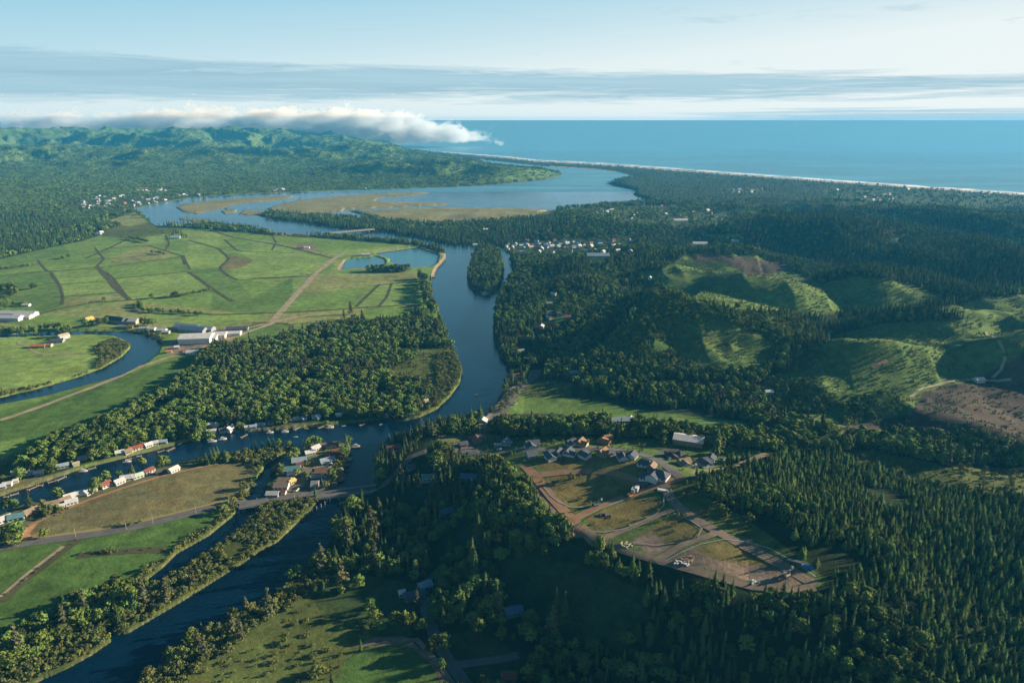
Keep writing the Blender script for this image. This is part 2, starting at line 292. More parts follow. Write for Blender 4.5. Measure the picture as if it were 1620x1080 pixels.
paint('hill', [1290,566,1320,530,1390,512,1500,505,1620,506,1620,560,1540,600,1450,575]); paint('regen', [1190,612,1230,590,1290,600,1330,640,1290,655,1220,650]); paint('regen', [850,470,900,455,960,470,950,500,880,510]); paint('regen', [1240,560,1300,540,1310,565,1250,600]); paint('grass', [1110,372,1175,369,1172,377,1120,378]); paint('regen', [1380,335,1430,340,1460,352,1440,352,1400,342]); paint('regen', [1500,325,1560,330,1640,345,1640,352,1560,342])
line('sand', [700,241,800,249,852,255,914,258,981,262,1059,268,1137,274,1220,280,1330,288,1459,297,1620,308,1960,334], 2.5); line('sand', [870,264,940,268,980,273,1000,279], 2)
line('marsh', [213,331,250,323,300,314], 1.6)
paint('grass3', [0,470,55,457,92,447,100,470,98,482,55,496,0,480]); paint('grass2', [205,475,250,470,330,458,298,430,180,441]); paint('grass3', [0,437,60,430,80,430,92,446,50,455,0,468]); paint('grass2', [298,381,345,393,363,409,347,424,300,425,290,405,300,395])
paint('tan', [232,388,259,396,288,404,246,411,200,417,168,410]); paint('grass2', [202,378,254,372,262,385,233,388,168,393]); paint('grass3', [298,430,347,424,376,443,400,470,368,476,345,463]); paint('grass2', [376,397,440,400,520,404,500,432,462,438,400,440,376,443,363,425,386,422,402,412])
paint('grass3', [400,470,462,438,465,470,440,495,400,496,335,490,335,458,368,477]); paint('grass2', [226,490,301,495,420,495,430,500,330,520,240,508]); paint('grass2', [0,590,60,580,120,560,160,560,150,585,90,605,0,622]); paint('hay', [363,402,402,412,386,422,352,427,352,420])
paint('meadow', [870,608,905,606,905,628,840,627]); paint('conifer', [1000,945,1130,930,1250,948,1320,915,1420,965,1500,1090,1500,1300,950,1300,940,1060,1000,1010,1030,975])
covcol = blur(covcol, 1)

# ---------------------------------------------------------------- terrain heights
def vnoise(x, y, seed):
    xi, yi = np.floor(x).astype(np.int64), np.floor(y).astype(np.int64); fx, fy = x-xi, y-yi; fx, fy = fx*fx*(3-2*fx), fy*fy*(3-2*fy)
    def h(a, b):
        n = (a*374761393 + b*668265263 + seed*1442695041) & 0x7fffffff; n = ((n ^ (n >> 13))*1274126177) & 0x7fffffff; return ((n ^ (n >> 16)) & 0xffff)/65535.0
    return h(xi, yi)*(1-fx)*(1-fy) + h(xi+1, yi)*fx*(1-fy) + h(xi, yi+1)*(1-fx)*fy + h(xi+1, yi+1)*fx*fy
def fbm(x, y, s, seed, o=4, ridge=False):
    t = 0; a = 1; tot = 0
    for k in range(o):
        n = vnoise(x/s, y/s, seed+k)
        if ridge: n = 1-np.abs(2*n-1)
        t = t + a*n; tot += a; a *= 0.5; s /= 2.03
    return t/tot
# ridges: crest points (u, v, z) on the picture and a half width in metres; flat > 0 for a terrace
RID = [(120, .0, [(985,512,14),(1040,492,34),(1085,478,64),(1160,489,56),(1240,510,34),(1290,532,8)]),
 (95, .0, [(990,442,10),(1050,430,40),(1110,445,38),(1170,449,46),(1240,457,44),(1300,476,26),(1335,496,8)]),
 (100, .0, [(1275,456,14),(1350,436,50),(1400,445,50),(1450,450,40),(1495,470,12)]), (75, .0, [(1290,545,10),(1380,516,44),(1480,508,48),(1560,511,46),(1720,525,44)]),
 (60, .0, [(1330,534,8),(1400,527,20),(1500,527,20)]), (85, .0, [(1430,500,18),(1520,480,34),(1620,470,42),(1800,470,46)]), (65, .0, [(1230,600,8),(1290,564,34),(1380,567,36),(1450,572,32),(1530,598,18)]),
 (70, .0, [(1530,610,18),(1560,562,44),(1600,552,50),(1700,545,52),(1850,540,50)]), (55, .0, [(1180,614,8),(1280,606,22),(1400,626,18),(1500,640,24)]), (50, .0, [(1330,676,12),(1440,652,26),(1560,690,34),(1640,720,40),(1800,740,40)]),
 (170, .0, [(1130,392,12),(1230,350,62),(1320,348,72),(1380,364,62),(1450,374,46),(1560,408,58),(1680,430,56)]), (200, .0, [(1080,345,10),(1200,326,24),(1330,330,34),(1450,336,44),(1620,350,56),(1800,360,60)]),
 (90, .0, [(1000,404,14),(1080,408,30),(1130,401,40),(1200,404,34),(1260,420,20)]), (110, .0, [(870,425,18),(950,420,28),(1040,408,28)]), (80, .0, [(840,500,14),(880,468,22),(930,455,24)]),
 (300, .0, [(620,338,4),(700,345,5),(900,345,16),(1000,352,18)]),
 (75, .5, [(750,712,15),(860,716,22),(960,716,27),(1060,735,30),(1110,735,30)]), (80, .55, [(890,770,28),(980,800,33),(1080,850,37),(1180,890,39),(1260,905,39)]),
 (130, .4, [(1180,760,26),(1320,745,28),(1450,800,31),(1600,850,34),(1800,880,34)]), (130, .4, [(1300,905,36),(1450,940,36),(1620,980,36),(1850,1020,38)]), (90, .2, [(1180,1010,16),(1300,1010,24),(1500,1080,30),(1700,1150,34)]),
 (45, .1, [(650,720,8),(690,712,11)]), (50, .0, [(700,900,4),(760,930,10),(720,990,6)])]
RID2 = [(1300, [(-500,214,7000),(-200,217,7000),(0,218,7000),(60,213,7000),(110,211,7000),(170,218,7000),(250,218,7000),(330,214,7000),(440,219,7000),(550,227,7000),(610,233,7000),(640,240,7000)]),
 (700, [(330,248,5200),(430,242,5300),(490,240,5400),(555,243,5200),(600,249,5000)]), (330, [(600,262,4100),(650,257,4000),(682,256,3950),(720,260,3850),(763,264,3750),(820,270,3650),(870,275,3550)]),
 (900, [(-500,240,5200),(0,248,5000),(100,240,5000),(150,247,5000),(220,250,4800)]), (500, [(-500,290,3000),(-100,300,2800),(0,312,2700),(60,322,2600),(110,335,2500)]),
 (350, [(230,262,4300),(330,258,4500),(420,250,4700)]), (330, [(90,270,4000),(170,285,3700),(200,300,3400)]), (300, [(560,268,4000),(520,280,3700),(500,290,3500)])]
def seg_ridge(x, y, pts, wd, flat):
    best = np.full(x.shape, 1e18); zz = np.zeros(x.shape)
    for a, b in zip(pts[:-1], pts[1:]):
        ax, ay, az_ = a; bx, by, bz = b; L2 = (bx-ax)**2 + (by-ay)**2
        t = np.clip(((x-ax)*(bx-ax) + (y-ay)*(by-ay))/L2, 0, 1); d = (x-ax-t*(bx-ax))**2 + (y-ay-t*(by-ay))**2
        k = d < best; best = np.where(k, d, best); zz = np.where(k, az_+t*(bz-az_), zz)
    d = np.sqrt(best)/wd
    if flat > 0:
        q = np.clip((d-flat)/(1.5-flat), 0, 1); return zz*(1-q*q*(3-2*q))
    return zz*np.exp(-d*d*0.9)
def height(x, y):
    s = np.zeros(x.shape); wx = x + 60*(fbm(x, y, 260, 3)-.5); wy = y + 60*(fbm(x, y, 260, 9)-.5)
    near = y < 3600; far = y > 1800
    for wd, fl, pts in RID:
        q = [at(u, v, z) for u, v, z in pts]; h = np.zeros(x.shape); a, b = (x, y) if fl > 0 else (wx, wy)
        h[near] = seg_ridge(a[near], b[near], q, wd, fl); s += h**3
    s2 = np.zeros(x.shape)
    for wd, pts in RID2:
        q = [atY(*p) for p in pts]; h = np.zeros(x.shape); h[far] = seg_ridge(x[far], y[far], q, wd, 0); s2 += np.maximum(h, 0)**3
    h1, h2 = np.cbrt(s), np.cbrt(s2)
    n1 = fbm(x, y, 210, 21, 4, True)-.55; n2 = fbm(x+.35*y, y*1.5, 900, 31, 5, True)-.55
    n3 = fbm(x*.8, y+.4*x, 420, 37, 4, True)-.5
    u0, v0, _ = proj(x, y, np.zeros(x.shape)); east = np.clip((u0-(830-np.clip(v0-650, 0, 400)*.35))/120, 0, 1)*np.clip((1060-v0)/100+.2, 0, 1)
    flatpart = np.clip((v0-690)/40, 0, 1)*np.clip((1230-u0)/60, 0, 1)
    h1 = h1 + n1*np.clip(h1, 0, 34)*1.15*(1-flatpart)*(1-.75*np.clip((v0-690)/40, 0, 1)) + east*(2 + 8*fbm(x, y, 230, 41, 4)*(1-.8*flatpart))
    m2 = 1+np.minimum(1.9*n2+1.1*n3-.10, .06); h2 = np.maximum(h2*np.maximum(m2, .25) + (165*n3+90*n2)*np.clip((h2-6)/60, 0, 1)*np.clip((-250-x)/500, .25, 1)*np.clip((235-h2)/110, 0, 1) + n1*np.clip(h2, 0, 30)*.8, 0)
    return h1, h2, u0, v0
ratio = []; d = 225.0
while d < 9000: ratio.append(d); d += min(1.7/F*(d*d+H*H)/H, 0.0065*d)
while d < 90000: ratio.append(d); d *= 1.12
DR = np.array(ratio); NA = 1240; AZ = np.linspace(-R(50), R(50), NA)
LOGD = np.log(DR)
gx = DR[:, None]*np.sin(AZ)[None]; gy = DR[:, None]*np.cos(AZ)[None]
h1, h2, gu, gv = height(gx, gy)
hh = h1 + h2
ws = samp(wsoft, gu, gv); land = np.clip((0.5-ws)*2, 0, 1); px_m = (gx**2+gy**2+H*H)/(H*F)
wsw = samp(blur(water, 14), gu, gv); inland = np.clip(1-wsw*1.6, 0, 1)
inland = np.where(gy > 3300, np.clip(1-samp(boxh(boxh(blur(water, 10), 15), 15), gu, gv)*1.9, 0, 1)**1.6, inland)
bank_h = 1.6 + 0.5*fbm(gx, gy, 60, 5)
GZ = np.where(ws < .5, .25 + land*bank_h + hh*inland*np.clip(land*1.5, 0, 1), -(ws-.5)*2*3 + .25 - .0)
GZ = GZ - np.where(ws > .58, .8, 0)
GZ[DR > 9300] = -6.0
terr = big = None
def make_terrain():
    nr = len(DR); idx = np.arange(nr*NA).reshape(nr, NA)
    q = np.stack([idx[:-1, :-1], idx[:-1, 1:], idx[1:, 1:], idx[1:, :-1]], -1).reshape(-1, 4)
    me = big_mesh('ground', np.stack([gx, gy, GZ], -1).reshape(-1, 3), q, terrain_mat)
    u, v, _ = proj(gx, gy, GZ); c = samp(covcol, u, v)
    # wet sandy margin where the bank meets the water
    k = np.clip(1-np.abs(land-.18)/.3, 0, 1)[..., None]*(ws > .02)[..., None]; c = c*(1-.55*k) + np.array((.20, .175, .11))*.55*k
    a = me.color_attributes.new('cover', 'FLOAT_COLOR', 'POINT'); a.data.foreach_set('color', np.concatenate([c, np.ones(c.shape[:2]+(1,))], -1).astype(np.float32).ravel())
    return tag(link('ground', me), 'river plain, hills and banks', None, None, 'structure')
def gz(x, y):
    x, y = np.asarray(x, float), np.asarray(y, float); a = np.arctan2(x, y); dd = np.hypot(x, y)
    c = np.clip((a-AZ[0])/(AZ[1]-AZ[0]), 0, NA-1.001); r = np.clip(np.interp(np.log(dd), LOGD, np.arange(len(DR))), 0, len(DR)-1.001)
    i, j = r.astype(int), c.astype(int); fr, fc = r-i, c-j
    return GZ[i, j]*(1-fr)*(1-fc) + GZ[i, j+1]*(1-fr)*fc + GZ[i+1, j]*fr*(1-fc) + GZ[i+1, j+1]*fr*fc
def hit(u, v, zoff=0.0):
    cx, cy = (u-810)/F, (540-v)/F; dx, dy, dz = cx, CP+cy*SP, -SP+cy*CP
    t = np.geomspace(150, 12000, 1400); zz = gz(dx*t, dy*t); k = (H + dz*t - zz) < 0
    if not k.any(): return at(u, v, 0)
    i = int(np.argmax(k)); a, b = t[max(i-1, 0)], t[i]
    for _ in range(14):
        m = (a+b)/2
        if H + dz*m - float(gz(dx*m, dy*m)) < 0: b = m
        else: a = m
    return (dx*b, dy*b, float(gz(dx*b, dy*b)) + zoff)
# ground material
m = terrain_mat = bpy.data.materials.new('land'); m.use_nodes = True; t = m.node_tree; p = t.nodes['Principled BSDF']
at_ = N(t, 'ShaderNodeAttribute'); at_.attribute_name = 'cover'; geo = N(t, 'ShaderNodeNewGeometry')
def tn(scale, det, rough=.6, dist=0):
    n = N(t, 'ShaderNodeTexNoise', Scale=scale, Detail=det, Roughness=rough, Distortion=dist); t.links.new(geo.outputs['Position'], n.inputs['Vector']); return n.outputs[0]
n1, n2, n3 = tn(.011, 6, .65, .5), tn(.09, 5, .7), tn(.6, 4, .7)
v1 = M_(t, 'MULTIPLY', ramp(t, n1, [(.3, .72), (.7, 1.25)]), ramp(t, n2, [(.3, .58), (.72, 1.42)])); v1 = M_(t, 'MULTIPLY', v1, ramp(t, n3, [(.3, .8), (.7, 1.2)]))
vc = N(t, 'ShaderNodeVectorMath'); vc.operation = 'SCALE'; t.links.new(at_.outputs['Color'], vc.inputs[0]); t.links.new(v1, vc.inputs['Scale'])
hs = mixc(t, ramp(t, tn(.03, 5, .6, 1.0), [(.45, 0), (.7, .45)]), vc.outputs[0], mixc(t, 1.0, vc.outputs[0], (1.35, 1.0, .8), 'MULTIPLY'))
t.links.new(hs, p.inputs['Base Color']); p.inputs['Roughness'].default_value = .95; p.inputs['Specular IOR Level'].default_value = .05
bp = N(t, 'ShaderNodeBump', Strength=.5, Distance=1.2); t.links.new(tn(.35, 5, .75), bp.inputs['Height']); t.links.new(bp.outputs[0], p.inputs['Normal'])
ground = make_terrain()
# water: one sheet at sea level out to the horizon
def water_mat(name, c, r0, r1, ns=.0022, sy=2.2, k=1.5):
    m = bpy.data.materials.new(name); m.use_nodes = True; t = m.node_tree; p = t.nodes['Principled BSDF']
    geo = N(t, 'ShaderNodeNewGeometry')
    def tn(s, det, dist=0, rough=.6, sc=(1, 1, 1)):
        mp = N(t, 'ShaderNodeMapping'); mp.inputs['Scale'].default_value = sc; t.links.new(geo.outputs['Position'], mp.inputs[0])
        n = N(t, 'ShaderNodeTexNoise', Scale=s, Detail=det, Distortion=dist, Roughness=rough); t.links.new(mp.outputs[0], n.inputs['Vector']); return n.outputs[0]
    n1 = tn(ns, 6, 1.5, .6, (1, sy, 1)); n2 = tn(.02, 4, .6)
    t.links.new(mixc(t, ramp(t, n1, [(.4, 0), (.65, 1)]), c, tuple(x*k for x in c)), p.inputs['Base Color'])
    t.links.new(ramp(t, M_(t, 'ADD', M_(t, 'MULTIPLY', n1, .7), M_(t, 'MULTIPLY', n2, .3)), [(.35, r0), (.65, r1)]), p.inputs['Roughness'])
    p.inputs['IOR'].default_value = 1.28; p.inputs['Specular Tint'].default_value = (.25, .80, 1.0, 1)
    bp = N(t, 'ShaderNodeBump', Strength=.45, Distance=.6); t.links.new(tn(.16, 5, .4, .7, (1, 1.6, 1)), bp.inputs['Height']); t.links.new(bp.outputs[0], p.inputs['Normal'])
    return m
wm_ = water_mat('river water', (.001, .009, .022), .05, .18); om_ = water_mat('sea water', (.060, .150, .195), .30, .5, .0006, 5.0, 1.9)
tag(link('water', mesh('water', [(-9000,-500,0),(9000,-500,0),(9000,3000,0),(-9000,3000,0)], [(0,1,2,3)], wm_)), kind='structure')
tag(link('sea', mesh('sea', [(-9000,3000,0),(9000,3000,0),(150000,150000,0),(-150000,150000,0)], [(0,1,2,3)], om_)), kind='structure')


pond_m = water_mat('pond water', (.020, .085, .105), .12, .25)
for p in PONDS:
    c = np.mean(np.array(p, float), 0); q = [at(c[0]+(u-c[0])*1.03, c[1]+(v-c[1])*1.06, .12) for u, v in p]; tag(link('pond', mesh('pond', q, [tuple(range(len(q)))], pond_m)), kind='structure')
# ---------------------------------------------------------------- air, clouds, surf
def box(x0, x1, y0, y1, z0, z1):
    v = [(x0,y0,z0),(x1,y0,z0),(x1,y1,z0),(x0,y1,z0),(x0,y0,z1),(x1,y0,z1),(x1,y1,z1),(x0,y1,z1)]
    return v, [(0,3,2,1),(4,5,6,7),(0,1,5,4),(1,2,6,5),(2,3,7,6),(3,0,4,7)]
def vol_mat(name, col, dens, ani=0.0):
    m = bpy.data.materials.new(name); m.use_nodes = True; t = m.node_tree; t.nodes.clear()
    o = N(t, 'ShaderNodeOutputMaterial'); v = N(t, 'ShaderNodeVolumePrincipled'); v.inputs['Color'].default_value = (*col, 1)
    v.inputs['Density'].default_value = dens; v.inputs['Anisotropy'].default_value = ani; t.links.new(v.outputs[0], o.inputs['Volume']); return m, t, v
vs, fs = box(-8300, 8300, -60, 7450, -7, 312)
hm_, t, v = vol_mat('haze air', (.06, .44, .85), 6.0e-5, .1)
tag(link('haze', mesh('haze', vs, fs, hm_)), kind='stuff', label='blue haze over the valley')
def cloud(name, x0, x1, y0, y1, z0, z1, sc, thr, dens, label, base, top, taper=0):
    m, t, v = vol_mat(name, (.90, .92, .95), 1.0, .35)
    geo = N(t, 'ShaderNodeNewGeometry'); sp = N(t, 'ShaderNodeSeparateXYZ'); t.links.new(geo.outputs['Position'], sp.inputs[0])
    mp = N(t, 'ShaderNodeMapping'); mp.inputs['Scale'].default_value = sc; t.links.new(geo.outputs['Position'], mp.inputs[0])
    n = N(t, 'ShaderNodeTexNoise', Scale=1.0, Detail=6, Roughness=.62); t.links.new(mp.outputs[0], n.inputs['Vector'])
    mp2 = N(t, 'ShaderNodeMapping'); mp2.inputs['Scale'].default_value = (sc[0]*.25, sc[1]*.25, 0); t.links.new(geo.outputs['Position'], mp2.inputs[0])
    n2 = N(t, 'ShaderNodeTexNoise', Scale=1.0, Detail=2); t.links.new(mp2.outputs[0], n2.inputs['Vector'])
    hz_ = M_(t, 'DIVIDE', M_(t, 'SUBTRACT', sp.outputs[2], z0), z1-z0)
    up = ramp(t, hz_, [(0, 0), (base, 1), (top, .75), (1, 0)])
    fy = M_(t, 'DIVIDE', M_(t, 'SUBTRACT', sp.outputs[1], y0), y1-y0); fyr = ramp(t, fy, [(0, 0), (.25, 1), (.8, 1), (1, 0)])
    fx = M_(t, 'DIVIDE', M_(t, 'SUBTRACT', sp.outputs[0], x0), x1-x0)
    fxr = ramp(t, fx, [(0, 0), (.06, 1), (.92 if taper else .94, 1), (1, .12 if taper else 0)])
    if taper:   # the bank sinks and thins towards its seaward end
        top_ = ramp(t, fx, [(.0, .72), (.25, .84), (.55, .92), (.72, .95), (.79, .80), (.86, .66), (.97, .54), (1, .4)])
        up = M_(t, 'MULTIPLY', ramp(t, hz_, [(.0, 0), (.1, 1)]), M_(t, 'MULTIPLY', M_(t, 'SUBTRACT', top_, hz_), 2.3, clamp=True), clamp=True)
    q = M_(t, 'MULTIPLY', M_(t, 'MULTIPLY', up, fyr), fxr)
    s = M_(t, 'SUBTRACT', M_(t, 'ADD', M_(t, 'MULTIPLY', n.outputs[0], 2.6), M_(t, 'MULTIPLY', n2.outputs[0], .8)), M_(t, 'SUBTRACT', thr+1.5, q))
    t.links.new(M_(t, 'MULTIPLY', M_(t, 'MULTIPLY', s, 7.0, clamp=True), dens), v.inputs['Density'])
    vs, fs = box(x0, x1, y0, y1, z0, z1); o = tag(link(name, mesh(name, vs, fs, m)), label, 'cloud'); return o
cloud('cloud_bank', -5900, -60, 7500, 8500, 20, 560, (.0050, .0040, .0075), .78, .011, 'low white cumulus bank resting on the far ridge above the bay', .15, .6, 1)
def ribbon(name, pts, wm, material, zo=.25, step=12.0, parent=None, z=None, jitter=0):
    W = [hit(u, v) if z is None else at(u, v, z) for u, v in pts]; q = []
    for a, b in zip(W[:-1], W[1:]):
        L = math.hypot(b[0]-a[0], b[1]-a[1]); n = max(1, int(L/step)); q += [(a[0]+(b[0]-a[0])*k/n, a[1]+(b[1]-a[1])*k/n) for k in range(n)]
    q.append(W[-1][:2]); q = np.array(q)
    for _ in range(2):
        if len(q) > 4: q[1:-1] = (q[:-2] + 2*q[1:-1] + q[2:])/4
    d = np.gradient(q, axis=0) if len(q) > 1 else q; L = np.hypot(d[:, 0], d[:, 1])[:, None]+1e-9; nx = np.stack([-d[:, 1], d[:, 0]], 1)/L
    offs = [-.5, -.17, .17, .5]; vs = []
    wv = wm*(1 + jitter*(RNG.random(len(q))-.5))
    for o in offs:
        e = q + nx*(wv*o)[:, None]; zz = gz(e[:, 0], e[:, 1]) + zo if z is None else np.full(len(e), z+zo)
        if z is None: zz = np.maximum(zz, .9+zo)
        vs.append(np.column_stack([e, zz]))
    V = np.stack(vs, 1).reshape(-1, 3); fs = [(4*i+k, 4*i+k+1, 4*i+4+k+1, 4*i+4+k) for i in range(len(q)-1) for k in range(3)]
    return link(name, mesh(name, V, fs, material), parent)
foam = mat('surf foam', (.8, .85, .85), .7, .25, .02)
coast = P([700,240.4,800,248,852,254,914,257,981,261,1059,266.6,1137,272.6,1220,278.6,1330,286.6,1459,295.6,1620,306.4,1850,325])
tag(ribbon('surf', coast, 42, foam, .35, 40, z=0, jitter=1.2), kind='structure')
tag(ribbon('surf', [(u, v-1.3) for u, v in coast[2:]], 16, foam, .35, 30, z=0, jitter=1.8), kind='structure')
# ---------------------------------------------------------------- roads and tracks
asph = mat('asphalt', (.105, .10, .10), .9, .25, .15); dirt = mat('orange dirt', (.30, .155, .085), .95, .3, .12, col2=(.30, .19, .115)); grav = mat('gravel', (.19, .145, .105), .95, .3, .15)
track = mat('worn track', (.26, .215, .14), .95, .3, .1); ditchm = mat('ditch bank', (.050, .056, .024), .95, .35, .05, col2=(.085, .078, .036)); conc = mat('concrete', (.24, .235, .22), .85, .15, .3)
drygr = mat('dry verge', (.33, .25, .10), .95, .35, .1, col2=(.22, .20, .08))
def road(name, flat, wm, material, zo=.25, **k): return tag(ribbon(name, P(flat), wm, material, zo, **k), kind='structure')
road('road', [-60,878,0,867,60,855,120,849,200,838,300,812,400,797,480,786,533,779], 8.5, asph)
road('verge', [20,857,60,850,120,843,200,830,300,806,392,791], 3, drygr, .2, jitter=.7)
road('road', [592,774,612,770,630,752,634,735,642,722,667,711,700,712], 7, asph); road('road', [700,712,760,713,850,712,900,712,960,708,1000,712,1030,722,1055,738,1078,756], 8, asph, .3)
road('highway', [735,711,763,677,800,640,815,620,829,606,845,598,850,585], 13, asph, .3); road('highway', [763,677,757,672,775,655,812,612,824,604], 5, grav, .3)
road('road', [668,925,672,970,685,1010,705,1045,735,1080,760,1110], 7, asph, .3); road('road', [722,1052,790,1043,820,1036], 5, asph, .34); road('road', [668,925,690,905,760,880], 5, asph, .3)
road('dirt_road', [816,725,836,742,850,754,862,772,882,797,905,822,925,840,942,857], 8, dirt, .3); road('dirt_road', [848,752,880,747,930,742,970,743,1000,755,1022,768], 7, dirt, .36)
road('dirt_road', [905,822,950,800,1000,782,1045,765,1080,755], 7, dirt, .4); road('road', [1078,756,1120,745,1160,738,1215,718], 6, grav, .36)
road('gravel_road', [955,852,1010,828,1050,812,1065,806], 5.5, grav, .36); road('gravel_road', [1052,768,1058,785,1066,806,1100,822,1130,842,1180,864,1230,892,1290,925], 7, grav, .42)
road('gravel_road', [1036,888,1080,862,1120,848,1137,842], 5.5, grav, .48); road('gravel_road', [925,838,962,866,1050,890,1110,906,1180,928,1250,942,1290,930], 6, grav, .46)
for c in ([918,820,950,803,1000,785,1042,770],[925,840,960,850,1010,827,1050,811,1058,803,1050,786],[1000,858,1040,878,1078,856,1120,845,1128,840,1066,812],[1052,888,1100,862,1150,845,1185,852,1290,912],[860,770,878,795,905,812,950,795]):
    road('kerb', c, 1.0, conc, .5)
DITCHES = []
for f, wd, mt in (([430,509,465,470,500,432,530,408,546,401], 11, track),([0,665,60,645,120,622,180,600,220,580,260,567,330,548,380,530,420,515,470,500], 7, track),([383,521,420,512,500,496], 5, track),
 ([0,950,39,917,104,867,114,860,124,852], 6, ditchm),([0,944,37,912,100,864], 3, track),([124,878,181,873,246,867,262,870], 6, ditchm),([153,421,171,441,187,459,205,474], 9, ditchm),([80,430,95,452,100,470,98,482], 4, ditchm),
 ([85,451,130,447,166,445], 4, ditchm),([83,470,120,468,150,465,190,463], 5, ditchm),([55,498,100,487,150,478,205,475,250,470,285,468,310,462,335,458], 7, ditchm),([180,441,230,436,295,430], 4, ditchm),([298,430,320,445,345,463,368,477], 6, ditchm),
 ([0,437,60,430,120,427,150,424,200,418,245,412,290,406], 5, ditchm),([135,409,176,391,202,378,254,372], 6, ditchm),([140,411,213,406,280,401], 4, ditchm),([168,393,233,388,259,396,288,405,293,419], 5, ditchm),([298,380,345,393,363,409,347,424,360,436,376,443], 7, ditchm),
 ([355,379,376,397,386,398], 5, ditchm),([337,365,366,375,420,384,465,393,527,409], 8, ditchm),([400,496,434,495,478,493,545,489,581,486,675,481], 5, ditchm),([563,485,600,450], 5, ditchm),([400,511,439,511,467,513,452,531], 5, ditchm),
 ([376,443,430,440,500,437], 4, ditchm),([205,475,192,458,180,441,168,430], 4, ditchm),([300,425,293,412,290,404], 4, ditchm),([430,372,437,384,430,396], 4, ditchm),([590,452,640,447,672,444], 4, ditchm),([620,448,612,470,600,484], 4, ditchm),([150,392,165,410,153,421], 4, ditchm),([60,412,75,430,80,430], 4, ditchm),([262,372,268,385,262,395], 4, ditchm),([226,490,301,495,337,498,420,495], 5, ditchm),([475,512,530,509,581,509], 4, ditchm),([400,440,462,438,500,433], 4, ditchm),([376,397,440,400,520,402], 3, ditchm),([0,470,50,455,92,446], 4, ditchm),([545,411,536,428], 7, track),([664,391,700,402,704,410,688,425,684,440], 8, track),
 ([592,400,664,391], 6, track),([536,428,581,425,640,424,684,422], 5, track),([400,380,450,386,520,404,592,400,650,385], 4, track),([795,656,850,655,905,658,945,663], 4, ditchm),([0,513,60,520,140,515,200,517,262,524], 5, track),
 ([32,545,24,537,60,560,150,563], 3, track),([45,832,110,801,170,780,255,752,300,742,345,733], 3.5, dirt),([1380,582,1404,570], 5, dirt),([1440,628,1460,612,1530,598,1560,602,1600,600], 3.5, track),([1560,525,1575,540,1600,570,1570,598], 3, track),
 ([620,1012,660,1012,690,1045,720,1085], 3, grav)):
    if mt is ditchm and wd < 8: DITCHES.append((f, wd))
    road('track', f, wd*(1.25 if mt is ditchm and wd < 7 else 1), mt, .2 if mt is ditchm else .26, jitter=.35)
# ---------------------------------------------------------------- trees
bark = mat('bark', (.09, .065, .045), .95, .3, 3.0)
def leafmat(name, c, var, rnd):
    m = mat(name, c, .9, var, .35, .05, rnd=rnd); return m
needle = leafmat('conifer needles', (.050, .080, .026), .35, .5); needle2 = leafmat('young conifer needles', (.078, .125, .030), .35, .5)
leafy = leafmat('broad leaves', (.100, .145, .032), .35, .55); leafy2 = leafmat('willow leaves', (.120, .140, .042), .35, .35); olive = leafmat('grey conifer needles', (.085, .090, .045), .35, .35)
def conifer(seed, tiers=13, br=8, r0=.19, gap=0., lean=0., hbase=.08, taper=1.0):
    r = random.Random(seed); V = []; T = []
    for i in range(tiers):
        f = i/(tiers-1); z = hbase + (1-hbase)*f**.92; rad = (r0*(1-f)**taper + .012)*(1-.35*max(0, .12-f)/.12)
        if r.random() < gap: continue
        nb = max(4, int(br*(1-.4*f)))
        for k in range(nb):
            a = 6.283*(k+r.random()*.8)/nb + i*1.3; L = rad*r.uniform(.72, 1.22); dr = L*r.uniform(.25, .6); w = L*r.uniform(.34, .5)+.006; zz = z + r.uniform(-.02, .02)
            c, s = math.cos(a), math.sin(a); b = len(V); up = .028 + L*.12
            V += [(lean*z, 0, zz+up), (lean*z+c*L*.55 - s*w*.6, s*L*.55 + c*w*.6, zz-dr*.35), (lean*z+c*L, s*L, zz-dr), (lean*z+c*L*.55 + s*w*.6, s*L*.55 - c*w*.6, zz-dr*.35), (lean*z+c*L*.6, s*L*.6, zz+up*.4-dr*.2)]
            T += [(b, b+1, b+4), (b+1, b+2, b+4), (b+2, b+3, b+4), (b+3, b, b+4)]
    # dense inner core so no daylight shows through the stem line
    n = 7; b = len(V)
    for k in range(n): a = 6.283*k/n; q = r0*.42*r.uniform(.8, 1.2); V.append((math.cos(a)*q, math.sin(a)*q, hbase+.03))
    V.append((lean*.9, 0, .93)); T += [(b+k, b+(k+1) % n, b+n) for k in range(n)]
    return V, T
